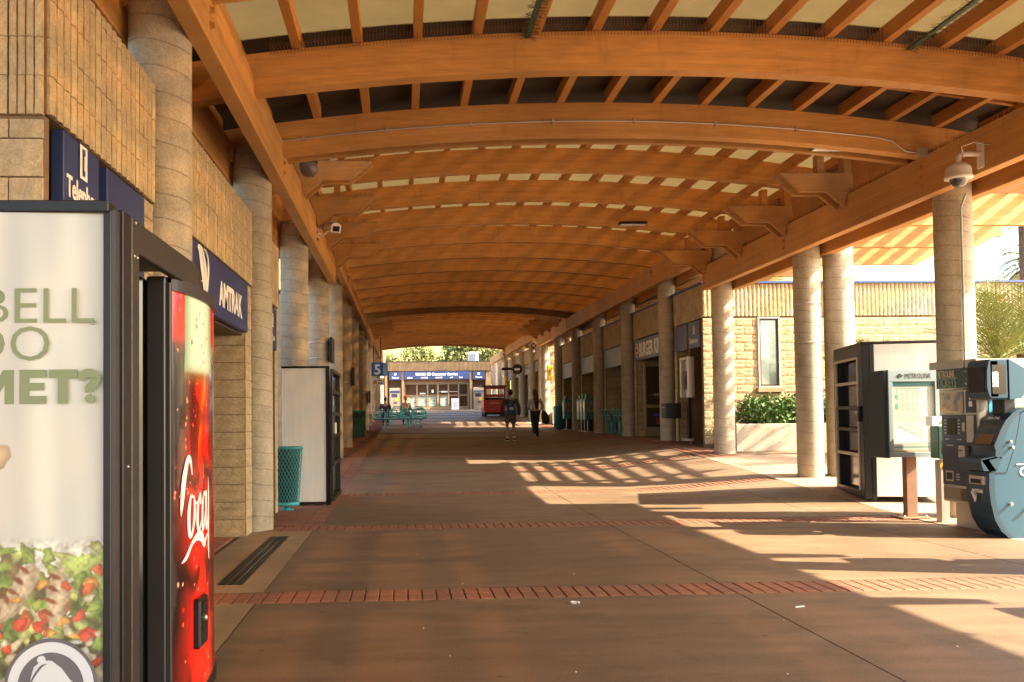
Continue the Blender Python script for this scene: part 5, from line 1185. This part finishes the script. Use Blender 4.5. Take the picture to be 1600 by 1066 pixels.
# ---- green bin, benches
t=thing('square_bin','dark green square litter bin standing against the far left columns','litter bin',(-1.7,32,fl(-1.7,32)))
z=fl(-1.7,32); part('body',MB().bevbox(-1.86,-1.36,31.6,32.1,z+.12,z+.98,.02),green,t); part('top',MB().bevbox(-1.88,-1.34,31.58,32.12,z+.985,z+1.05,.02),teal,t); part('base',MB().box(-1.8,-1.42,31.66,32.04,z,z+.12),rust,t); part('mouth',MB().box(-1.75,-1.47,31.57,31.6,z+.8,z+.93),black,t)
def bench(x,y,n,label,rz=0,m=tealb):
    z=fl(x,y); t=thing('bench',label,'bench',(x,y,z),rz,'teal metal benches'); w=.58; OFF[t.name]=Vector((0,0,0))
    st=MB()
    for i in range(n):
        part('seat',MB().prism([(-.26,.44),(-.20,.42),(.18,.44),(.22,.47),(.18,.465),(-.2,.445)],'x',i*w+.03,i*w+w-.03).xf(Matrix.Identity(4)),m,t)
        part('backrest',MB().tube([(i*w+.06,.20,.45),(i*w+.05,.27,.70),(i*w+.12,.31,.84),(i*w+w-.12,.31,.84),(i*w+w-.05,.27,.70),(i*w+w-.06,.20,.45)],.028,8).tube([(i*w+.07,.26,.64),(i*w+w-.07,.26,.64)],.022,8),m,t)
    for i in range(n+1):
        part('armrest',MB().tube([(i*w,-.22,.44),(i*w,-.24,.62),(i*w,-.16,.68),(i*w,.12,.68),(i*w,.22,.62)],.022,8),m,t)
    for xx in (.25*n*w,.75*n*w):
        for yy in (-.14,.12): part('leg',MB().tube([(xx,yy,.42),(xx,yy,.03)],.035,8),m,t)
        part('foot',MB().bevbox(xx-.06,xx+.06,-.24,.22,0,.03,.005),m,t)
    part('rail',MB().bevbox(0,n*w,-.03,.03,.38,.43,.005),m,t); return t
bench(-1.45,42.6,4,'nearest teal bench in the group on the left, four empty seats in a row'); 
bench(-.1,43.6,2,'teal two-seat bench end jutting right of the nearest one'); bench(-1.3,45.6,4,'teal bench behind the nearest, where two people sit'); bench(-1.3,48.6,4,'farthest teal bench of the left group')
bench(7.25,29.2,2,'teal bench pushed into the right bay under the blank blue sign, nearer seat',math.pi/2*-1+math.pi); bench(7.3,31.2,2,'teal bench in the right bay beside the teal shutter, farther seat',math.pi/2)
# ---- right bays: telephone, black bin, racks, teal bins
z=.68
t=thing('payphone','silver payphone enclosure with black handset shelf against the near pier of the shop building','payphone',(7.2,22.6,z))
part('hood',MB().bevbox(6.92,7.09,22.05,22.13,1.75,2.75,.01).bevbox(6.92,7.09,22.62,22.70,1.75,2.75,.01).bevbox(6.92,7.09,22.13,22.62,2.67,2.75,.01),alu,t)
part('back_plate',MB().box(7.05,7.09,22.13,22.62,1.75,2.67),whitep,t); part('phone',MB().bevbox(6.96,7.05,22.28,22.5,1.95,2.4,.01),black,t); part('handset',MB().tube([(6.94,22.22,2.0),(6.92,22.22,2.15),(6.94,22.22,2.32)],.025,8),black,t); part('post',MB().bevbox(7.0,7.08,22.32,22.44,z,1.75,.005),black,t); part('base',MB().box(6.9,7.1,22.2,22.55,z,z+.06),alu,t)
t=thing('directory_box','black directory box on a short shelf left of the silver payphone','box',(6.9,23.1,1.3))
part('case',MB().bevbox(6.62,7.02,22.95,23.35,1.24,1.62,.015),black,t); part('stem',MB().tube([(6.95,23.15,1.62),(6.98,23.15,1.85)],.02,6).tube([(6.95,23.15,1.85),(7.1,23.15,1.85)],.02,6),alu,t); part('handle',MB().box(6.60,6.62,23.05,23.25,1.5,1.52),alu,t)
t=thing('standing_ashtray','slim dark ashtray post beside the black directory box','ashtray',(7.3,22.0,.6)) if False else None
def rack(x,y,label,m=teal):
    z=fl(x,y); t=thing('newspaper_rack',label,'newspaper rack',(x,y,z),group='newspaper racks')
    part('cabinet',MB().bevbox(x,x+.42,y,y+.45,z+.45,z+1.25,.02),m,t); part('window',MB().box(x-.008,x-.001,y+.06,y+.39,z+.75,z+1.15).box(x+.06,x+.36,y-.008,y-.001,z+.75,z+1.15),mat('paper_window',(.4,.4,.36),.2,(.1,.1,.1),6),t)
    part('pedestal',MB().box(x+.12,x+.3,y+.12,y+.3,z+.03,z+.45),navyp,t); part('base',MB().box(x+.02,x+.4,y+.02,y+.4,z,z+.03),alu,t); part('coin_box',MB().bevbox(x+.05,x+.2,y+.1,y+.3,z+1.25,z+1.42,.01),m,t)
rack(6.75,34.0,'nearest teal newspaper rack of the row between the fifth and sixth right columns'); rack(6.75,34.6,'second teal newspaper rack in the row'); rack(6.75,35.2,'third teal newspaper rack in the row'); rack(6.7,38.2,'lone teal newspaper rack further on, by the next column',teal)
t=thing('round_bin','teal round litter bin between two far right columns','litter bin',(6.75,39.8,fl(6.75,39.8))); z=fl(6.75,39.8)
part('body',MB().lathe([(.2,.05),(.24,.1),(.25,.95),(.22,1.0),(.1,1.05),(0,1.05)],(6.75,39.8,z),24),teal,t); part('foot',MB().lathe([(.2,0),(.2,.05)],(6.75,39.8,z),20),black,t)
# ---- red cart
z=fl(5.4,55); t=thing('cart','boxy red covered electric cart parked on the right near the far end, seen from behind','cart',(5.2,55.5,z)); x0,x1=4.70,6.05
part('body',MB().prism([(x0+.06,z+.28),(x1-.06,z+.28),(x1,z+.55),(x1,z+1.02),(x0,z+1.02),(x0,z+.55)],'y',54.4,56.5),red,t)
part('upper_back',MB().box(x0+.02,x1-.02,54.45,54.5,z+1.02,z+1.12).box(x0+.02,x0+.14,54.45,54.5,z+1.12,z+1.80).box(x1-.14,x1-.02,54.45,54.5,z+1.12,z+1.80).box(x0+.14,x1-.14,54.45,54.5,z+1.18,z+1.34).box(x0+.14,x1-.14,54.45,54.5,z+1.66,z+1.80),red,t)
part('roof',MB().bevbox(x0-.12,x1+.12,54.2,56.7,z+1.82,z+1.88,.02),black,t)
part('dark_band',MB().box(x0+.06,x1-.06,54.39,54.445,z+1.025,z+1.16),blackg,t)
for x in (x0+.3,x1-.3): part('post',MB().box(x-.02,x+.02,55.9,55.95,z+1.02,z+1.82),black,t)
for x in (x0+.05,x1-.22):
    for y in (54.8,56.2):
        w=part('wheel',MB().lathe([(.12,-.0),(.23,0),(.25,.04),(.25,.13),(.23,.17),(.12,.17)],(x,y,z+.25),24,'x'),black,t); part('rim',MB().lathe([(0,.01),(.12,.01),(.13,.08),(.12,.15),(0,.15)],(x,y,z+.25),16,'x'),alu,w)
part('handle',MB().box(x0+.35,x1-.35,54.37,54.395,z+.80,z+.84),alu,t)
for x in (x0+.38,x1-.45): part('tail_lamp',MB().box(x,x+.1,54.37,54.395,z+.78,z+.86),mat('lamp_red',(.6,.1,.05),.2),t)
part('underside',MB().box(x0+.15,x1-.15,54.5,56.4,z+.14,z+.29),black,t)
# ------------------------------------------------------------------ people
def skinmesh(J,E,root,sub=2):
    """J: name->(x,y,z,r); returns mesh"""
    names=list(J); me=bpy.data.meshes.new('b'); me.from_pydata([J[n][:3] for n in names],[(names.index(a),names.index(b)) for a,b in E],[])
    ob=bpy.data.objects.new('b',me); COL.objects.link(ob); md=ob.modifiers.new('s','SKIN'); md.use_smooth_shade=True; md.branch_smoothing=.3
    sv=me.skin_vertices[0].data
    for i,n in enumerate(names):
        r=J[n][3]; sv[i].radius=(r,r) if not isinstance(r,tuple) else r; sv[i].use_root=(n==root)
    s=ob.modifiers.new('u','SUBSURF'); s.levels=sub; s.render_levels=sub
    dg=bpy.context.evaluated_depsgraph_get(); dg.update(); m2=bpy.data.meshes.new_from_object(ob.evaluated_get(dg)); bpy.data.objects.remove(ob)
    mb=MB(); mb.add([v.co[:] for v in m2.vertices],[tuple(p.vertices) for p in m2.polygons],True); bpy.data.meshes.remove(m2); return mb
def ell(c,r,n=16,m=10,rot=None):
    mb=MB(); vs=[]
    for j in range(m+1):
        a=math.pi*j/m
        for i in range(n):
            b=2*math.pi*i/n; v=Vector((r[0]*math.sin(a)*math.cos(b),r[1]*math.sin(a)*math.sin(b),r[2]*math.cos(a))); 
            if rot: v=rot@v
            vs.append(v+Vector(c))
    mb.add(vs,[(j*n+i,j*n+(i+1)%n,(j+1)*n+(i+1)%n,(j+1)*n+i) for j in range(m) for i in range(n)],True); return mb
def fingers(mb,w,d,s,side):
    d=Vector(d).normalized(); x=Vector((0,1,0)); 
    mb2=ell(Vector(w)+d*.04*s,(.022*s,.042*s,.05*s),12,8); mb.add(mb2.v,mb2.f,True)
    for i,l in enumerate((.062,.072,.067,.052)):
        b=Vector(w)+d*.08*s+x*(i-1.5)*.019*s; e1=b+d*l*.5*s+Vector((-side*.006,0,0)); e2=b+d*l*.95*s+Vector((-side*.022,0,0)); mb.tube([b,e1,e2],[.009*s,.0085*s,.007*s],6)
    b=Vector(w)+d*.03*s-x*.035*s; mb.tube([b,b+d*.03*s-x*.015*s,b+d*.055*s-x*.018*s],[.010*s,.009*s,.008*s],6)
def walker(x,y,label,H,shirt,pants,shorts,female):
    z=fl(x,y); t=thing('person',label,'person',(x,y,z)); k=H/1.75; w=.9 if female else 1
    def q(a,b,c,r): return (x+a*k,y+b*k,z+c*k,r*k)
    sw=.20*w
    if female: fa,fb=(-.05,-.26,.16),(.07,.12,.08); 
    else: fa,fb=(-.11,-.02,.08),(.15,.30,.08)
    hipL=(-.09,0,.92); hipR=(.09,0,.92)
    kneeL=((-.07,.05,.52) if female else (-.12,.04,.50)); kneeR=((.07,.10,.50) if female else (.12,.22,.50))
    aL=(fa[0],fa[1]-.0,fa[2]+.02) if female else (-.13,-.04,.09); aR=(.07,.12,.09) if female else (.14,.24,.09)
    J={'pel':q(0,0,.96,.125*w),'hl':q(*hipL,.085),'hr':q(*hipR,.085),'kl':q(*kneeL,.055),'kr':q(*kneeR,.055),'al':q(*aL,.038),'ar':q(*aR,.038),
       'tl':q(aL[0]-.02,aL[1]+(.10 if not female else .06),aL[2]-(.045 if not female else .10),.032),'tr':q(aR[0]+.02,aR[1]+.12,.04,.032),
       'wa':q(0,.0,1.13,.105*w),'ch':q(0,.01,1.32,.125*w),'nk':q(0,.015,1.47,.055),'n2':q(0,.03,1.53,.05),'sl':q(-sw,0,1.40,.055*w),'sr':q(sw,0,1.40,.055*w)}
    if female: el,er,wl_,wr_=(-.24,-.02,1.14),(.27,-.02,1.15),(-.14,.16,1.05),(.20,.12,1.03)
    else: el,er,wl_,wr_=(-.29,-.03,1.12),(.29,-.03,1.12),(-.31,.03,.86),(.30,.03,.86)
    J.update({'el':q(*el,.042),'er':q(*er,.042),'wl':q(*wl_,.030),'wr':q(*wr_,.030)})
    E=[('pel','hl'),('pel','hr'),('hl','kl'),('hr','kr'),('kl','al'),('kr','ar'),('al','tl'),('ar','tr'),('pel','wa'),('wa','ch'),('ch','nk'),('nk','n2'),('ch','sl'),('ch','sr'),('sl','el'),('sr','er'),('el','wl'),('er','wr')]
    body=skinmesh(J,E,'pel')
    hd=ell(q(0,.04,1.64,1)[:3],(.075*k,.095*k,.115*k),18,12); body.add(hd.v,hd.f,True)
    for s in (-1,1): e=ell(q(s*.077,.035,1.635,1)[:3],(.010*k,.018*k,.03*k),8,6); body.add(e.v,e.f,True)
    n=ell(q(0,.135,1.62,1)[:3],(.013*k,.018*k,.022*k),8,6); body.add(n.v,n.f,True)
    ds=(0,.1,-1) if not female else (.1,.4,-.9)
    fingers(body,q(*wl_,1)[:3],ds,k,-1); fingers(body,q(*wr_,1)[:3],ds,k,1)
    part('body',body,skin,t)
    # clothes: same skeleton, wider
    def sub(keys,edges,add,root,name,m,over={}):
        JJ={a:(*J[a][:3],(J[a][3]+add*k)) for a in keys}; JJ.update(over); part(name,skinmesh(JJ,edges,root),m,t)
    mid=lambda a,b,f,r:tuple(J[a][i]+(J[b][i]-J[a][i])*f for i in range(3))+(r*k,)
    if female:
        sub(['wa','ch','sl','sr','el','er'],[('p2','wa'),('wa','ch'),('ch','sl'),('ch','sr'),('sl','el'),('sr','er'),('el','wl2'),('er','wr2')],.018,'ch','shirt',shirt,{'p2':q(0,0,1.04,.128),'wl2':mid('el','wl',.75,.045),'wr2':mid('er','wr',.75,.045)})
        sub(['pel','hl','hr','kl','kr'],[('pel','hl'),('pel','hr'),('hl','kl'),('hr','kr'),('kl','al2'),('kr','ar2')],.016,'pel','trousers',pants,{'al2':(*J['al'][:3],.062*k),'ar2':(*J['ar'][:3],.062*k)})
        hb=MB(); cap=ell(q(0,.025,1.655,1)[:3],(.09*k,.105*k,.12*k),18,12); hb.add(cap.v,cap.f,True)
        hb.tube([q(0,-.06,1.70,1)[:3],q(.01,-.11,1.58,1)[:3],q(.015,-.15,1.40,1)[:3],q(.03,-.16,1.25,1)[:3],q(.045,-.14,1.12,1)[:3],q(.05,-.13,1.06,1)[:3]],[.07*k,.085*k,.085*k,.075*k,.05*k,.012],10)
        part('hair',hb,mat('brown_hair',(.06,.018,.008),.5),t)
        for s,a,tt in (('l','al','tl'),('r','ar','tr')):
            JJ={'a':(*J[a][:3],.045*k),'h':(J[a][0],J[a][1]-.05,J[a][2]-.045*k,.038*k),'t':(J[tt][0],J[tt][1]+.03,J[tt][2],.036*k)}; part('shoe',skinmesh(JJ,[('a','h'),('a','t')],'a'),mat('grey_shoe',(.45,.43,.42),.6),t)
    else:
        sub(['pel','wa','ch','sl','sr','el','er'],[('pel','wa'),('wa','ch'),('ch','sl'),('ch','sr'),('sl','el'),('sr','er'),('el','wl2'),('er','wr2')],.025,'ch','sweater',shirt,{'wl2':mid('el','wl',.95,.048),'wr2':mid('er','wr',.95,.048)})
        sub(['hl','hr'],[('p2','hl'),('p2','hr'),('hl','k1'),('hr','k2')],.035,'p2','shorts',pants,{'p2':q(0,0,.94,.15),'k1':mid('hl','kl',.82,.105),'k2':mid('hr','kr',.82,.105)})
        cap=ell(q(0,.02,1.665,1)[:3],(.085*k,.105*k,.112*k),18,12); cap.v=[(a,b,c) for a,b,c in cap.v]; part('hair',cap,hair,t)
        for a,tt in (('al','tl'),('ar','tr')):
            X_,Y_,Z_=J[a][:3]; tx,ty,tz=J[tt][:3]
            JJ={'a':(X_,Y_,Z_,.05*k),'h':(X_,Y_-.06,Z_-.035,.042*k),'t':(tx,ty+.04,tz+.005,.042*k)}; sh=part('shoe',skinmesh(JJ,[('a','h'),('a','t')],'a'),mat('black_shoe',(.02,.02,.02),.6),t)
            so_=MB().bevbox(X_-.05,X_+.05,Y_-.11,ty+.09,Z_-.092,Z_-.065,.008); part('sole',so_,white,sh)
            part('sock',MB().lathe([(.052*k,0),(.052*k,.05)],(X_,Y_,Z_+.01),14),white,t)
    return t,q,k
greyw=mat('grey_wool',(.065,.05,.035),.9,(.05,.038,.025),30); 
t,q,k=walker(3.55,30.6,'man walking away in dark sweater and grey shorts, blue drawstring bag on his back',1.72,greyw,mat('shorts_grey',(.13,.115,.095),.85),True,False)
B=q(0,-.20,1.15,1)
bag=MB(); prof=[(0,1.40,.03),(0,1.34,.06),(0,1.25,.10),(0,1.12,.14),(0,1.0,.15),(0,.93,.12)]; vs=[]
for (a,c,wd) in prof:
    for i in range(12):
        th=2*math.pi*i/12; p=q(wd*math.cos(th),-.17-.06*(wd/.15)+.07*math.sin(th)*(wd/.15+.2),c,1); vs.append(p[:3])
bag.add(vs,[(j*12+i,j*12+(i+1)%12,(j+1)*12+(i+1)%12,(j+1)*12+i) for j in range(5) for i in range(12)]+[tuple(range(12))[::-1],tuple(range(60,72))],True)
bt=solo('drawstring_bag',bag,mat('bag_blue',(.015,.09,.30),.6,(.01,.07,.22),20),'bright blue drawstring bag with white print carried on the walking man','bag',q(0,-.2,.93,1)[:3])
lb_=MB()
for dz,wd in ((1.13,.06),(1.10,.075),(1.07,.07)): a=q(-wd,-.305,dz,1); b_=q(wd,-.305,dz+.016,1); lb_.box(a[0],b_[0],a[1]-.002,a[1]+.002,a[2],b_[2])
part('print',lb_,white,bt)
cd_=MB()
for s in (-1,1): cd_.tube([q(s*.03,-.17,1.38,1)[:3],q(s*.12,-.12,1.50,1)[:3],q(s*.15,.02,1.50,1)[:3]],.006,5)
part('cords',cd_,black,bt)
t,q,k=walker(4.42,30.9,'woman walking away in white top and dark trousers, long brown hair down her back',1.68,mat('white_top',(.55,.50,.44),.8,(.48,.43,.38),20),mat('dark_jeans',(.025,.025,.035),.85),False,True)
hb=MB(); 
vs=[];
for j,(c,wd,dp_) in enumerate([(1.02,.03,.03),(.98,.10,.06),(.88,.155,.08),(.74,.18,.09),(.62,.16,.085),(.55,.10,.05),(.53,.03,.02)]):
    for i in range(14): th=2*math.pi*i/14; vs.append(q(.30+wd*math.cos(th)*.8+.02*j,.02+dp_*math.sin(th),c,1)[:3])
hb.add(vs,[(j*14+i,j*14+(i+1)%14,(j+1)*14+(i+1)%14,(j+1)*14+i) for j in range(6) for i in range(14)],True)
hbo=solo('handbag',hb,mat('bag_black',(.018,.014,.012),.6),'large dark shoulder bag hanging at the right side of the walking woman','handbag',q(.3,.02,.53,1)[:3])
part('strap',MB().tube([q(.30,.02,1.0,1)[:3],q(.24,-.03,1.25,1)[:3],q(.19,.0,1.46,1)[:3],q(.22,.06,1.25,1)[:3],q(.32,.03,1.0,1)[:3]],.012,6),MATS['bag_black'],hbo)
def sitter(x,y,zs,label,top,legs,headm,turban=False,face=-1):
    t=thing('person',label,'person',(x,y,fl(x,y))); z=fl(x,y); s=face
    def q(a,b,c,r): return (x+a,y+b*s,z+c,r)
    J={'pel':q(0,-.08,.56,.125),'wa':q(0,-.08,.75,.11),'ch':q(0,-.06,.97,.125),'nk':q(0,-.03,1.12,.055),'n2':q(0,-.0,1.18,.05),'sl':q(-.19,-.05,1.05,.055),'sr':q(.19,-.05,1.05,.055),
      'el':q(-.25,.05,.82,.043),'er':q(.25,.05,.82,.043),'wl':q(-.12,.25,.72,.03),'wr':q(.12,.25,.72,.03),'hl':q(-.1,-.02,.55,.09),'hr':q(.1,-.02,.55,.09),'kl':q(-.12,.40,.56,.06),'kr':q(.12,.40,.56,.06),'al':q(-.12,.42,.10,.04),'ar':q(.12,.42,.10,.04),'tl':q(-.12,.55,.04,.03),'tr':q(.12,.55,.04,.03)}
    E=[('pel','wa'),('wa','ch'),('ch','nk'),('nk','n2'),('ch','sl'),('ch','sr'),('sl','el'),('sr','er'),('el','wl'),('er','wr'),('pel','hl'),('pel','hr'),('hl','kl'),('hr','kr'),('kl','al'),('kr','ar'),('al','tl'),('ar','tr')]
    b=skinmesh(J,E,'pel'); h=ell(q(0,.02,1.29,1)[:3],(.075,.095,.115)); b.add(h.v,h.f,True); n=ell(q(0,.12,1.275,1)[:3],(.013,.018,.022),8,6); b.add(n.v,n.f,True)
    for w_ in ('wl','wr'): fingers(b,J[w_][:3],(0,s,-.3),1,1)
    part('body',b,skin,t)
    JJ={a:(*J[a][:3],J[a][3]+.022) for a in ('pel','wa','ch','sl','sr','el','er')}; JJ['w1']=(*J['wl'][:3],.045); JJ['w2']=(*J['wr'][:3],.045)
    part('jacket',skinmesh(JJ,[('pel','wa'),('wa','ch'),('ch','sl'),('ch','sr'),('sl','el'),('sr','er'),('el','w1'),('er','w2')],'ch'),top,t)
    JJ={a:(*J[a][:3],J[a][3]+.015) for a in ('pel','hl','hr','kl','kr','al','ar')}
    part('trousers',skinmesh(JJ,[('pel','hl'),('pel','hr'),('hl','kl'),('hr','kr'),('kl','al'),('kr','ar')],'pel'),legs,t)
    for a in ('al','ar'): c=J[a]; part('shoe',ell((c[0],c[1]+.06*s,c[2]-.05),(.05,.13,.05)),black,t)
    if turban: hm=ell(q(0,.0,1.36,1)[:3],(.115,.13,.095)); part('headscarf',hm,headm,t)
    else: hm=ell(q(0,-.015,1.315,1)[:3],(.085,.10,.115)); part('hair',hm,headm,t)
sitter(-.95,44.9,0,'person with dark hair and dark jacket sitting sideways on the teal benches at left',mat('plum_jacket',(.03,.015,.03),.8),mat('dark_trousers',(.02,.02,.03),.8),hair,face=1)
sitter(.05,46.0,0,'person in a pale top and bright orange head covering sitting on the far teal benches',mat('beige_top',(.42,.32,.22),.8),MATS['dark_trousers'],mat('orange_cloth',(.8,.16,.02),.7),True,face=1)
# shop worker seen in the burger doorway
t=thing('person','shop worker in grey shirt and dark cap standing in the burger shop doorway','person',(7.6,26.0,.7)); z=.7; x,y=7.62,26.1
def q(a,b,c,r): return (x+a,y+b,z+c,r)
J={'pel':q(0,0,.96,.125),'wa':q(0,0,1.13,.11),'ch':q(0,0,1.32,.125),'nk':q(0,0,1.47,.055),'n2':q(-.02,0,1.53,.05),'sl':q(0,-.19,1.40,.055),'sr':q(0,.19,1.40,.055),'el':q(-.12,-.24,1.18,.042),'er':q(-.12,.24,1.18,.042),'wl':q(-.32,-.15,1.2,.03),'wr':q(-.32,.15,1.2,.03),'hl':q(0,-.09,.92,.085),'hr':q(0,.09,.92,.085),'kl':q(0,-.1,.5,.055),'kr':q(0,.1,.5,.055),'al':q(.02,-.1,.09,.038),'ar':q(.02,.1,.09,.038),'tl':q(-.1,-.1,.04,.032),'tr':q(-.1,.1,.04,.032)}
E=[('pel','wa'),('wa','ch'),('ch','nk'),('nk','n2'),('ch','sl'),('ch','sr'),('sl','el'),('sr','er'),('el','wl'),('er','wr'),('pel','hl'),('pel','hr'),('hl','kl'),('hr','kr'),('kl','al'),('kr','ar'),('al','tl'),('ar','tr')]
b=skinmesh(J,E,'pel'); h=ell(q(-.03,0,1.64,1)[:3],(.095,.075,.115)); b.add(h.v,h.f,True); fingers(b,J['wl'][:3],(-1,0,0),1,1); fingers(b,J['wr'][:3],(-1,0,0),1,1); n=ell(q(-.125,0,1.62,1)[:3],(.018,.013,.022),8,6); b.add(n.v,n.f,True)
part('body',b,skin,t)
JJ={a:(*J[a][:3],J[a][3]+.02) for a in ('pel','wa','ch','sl','sr','el','er')}; part('shirt',skinmesh(JJ,[('pel','wa'),('wa','ch'),('ch','sl'),('ch','sr'),('sl','el'),('sr','er')],'ch'),mat('grey_shirt',(.12,.12,.13),.8),t)
JJ={a:(*J[a][:3],J[a][3]+.015) for a in ('pel','hl','hr','kl','kr','al','ar')}; part('trousers',skinmesh(JJ,[('pel','hl'),('pel','hr'),('hl','kl'),('hr','kr'),('kl','al'),('kr','ar')],'pel'),MATS['dark_trousers'],t)
c=ell(q(-.02,0,1.72,1)[:3],(.10,.085,.07)); part('cap',c,black,t)
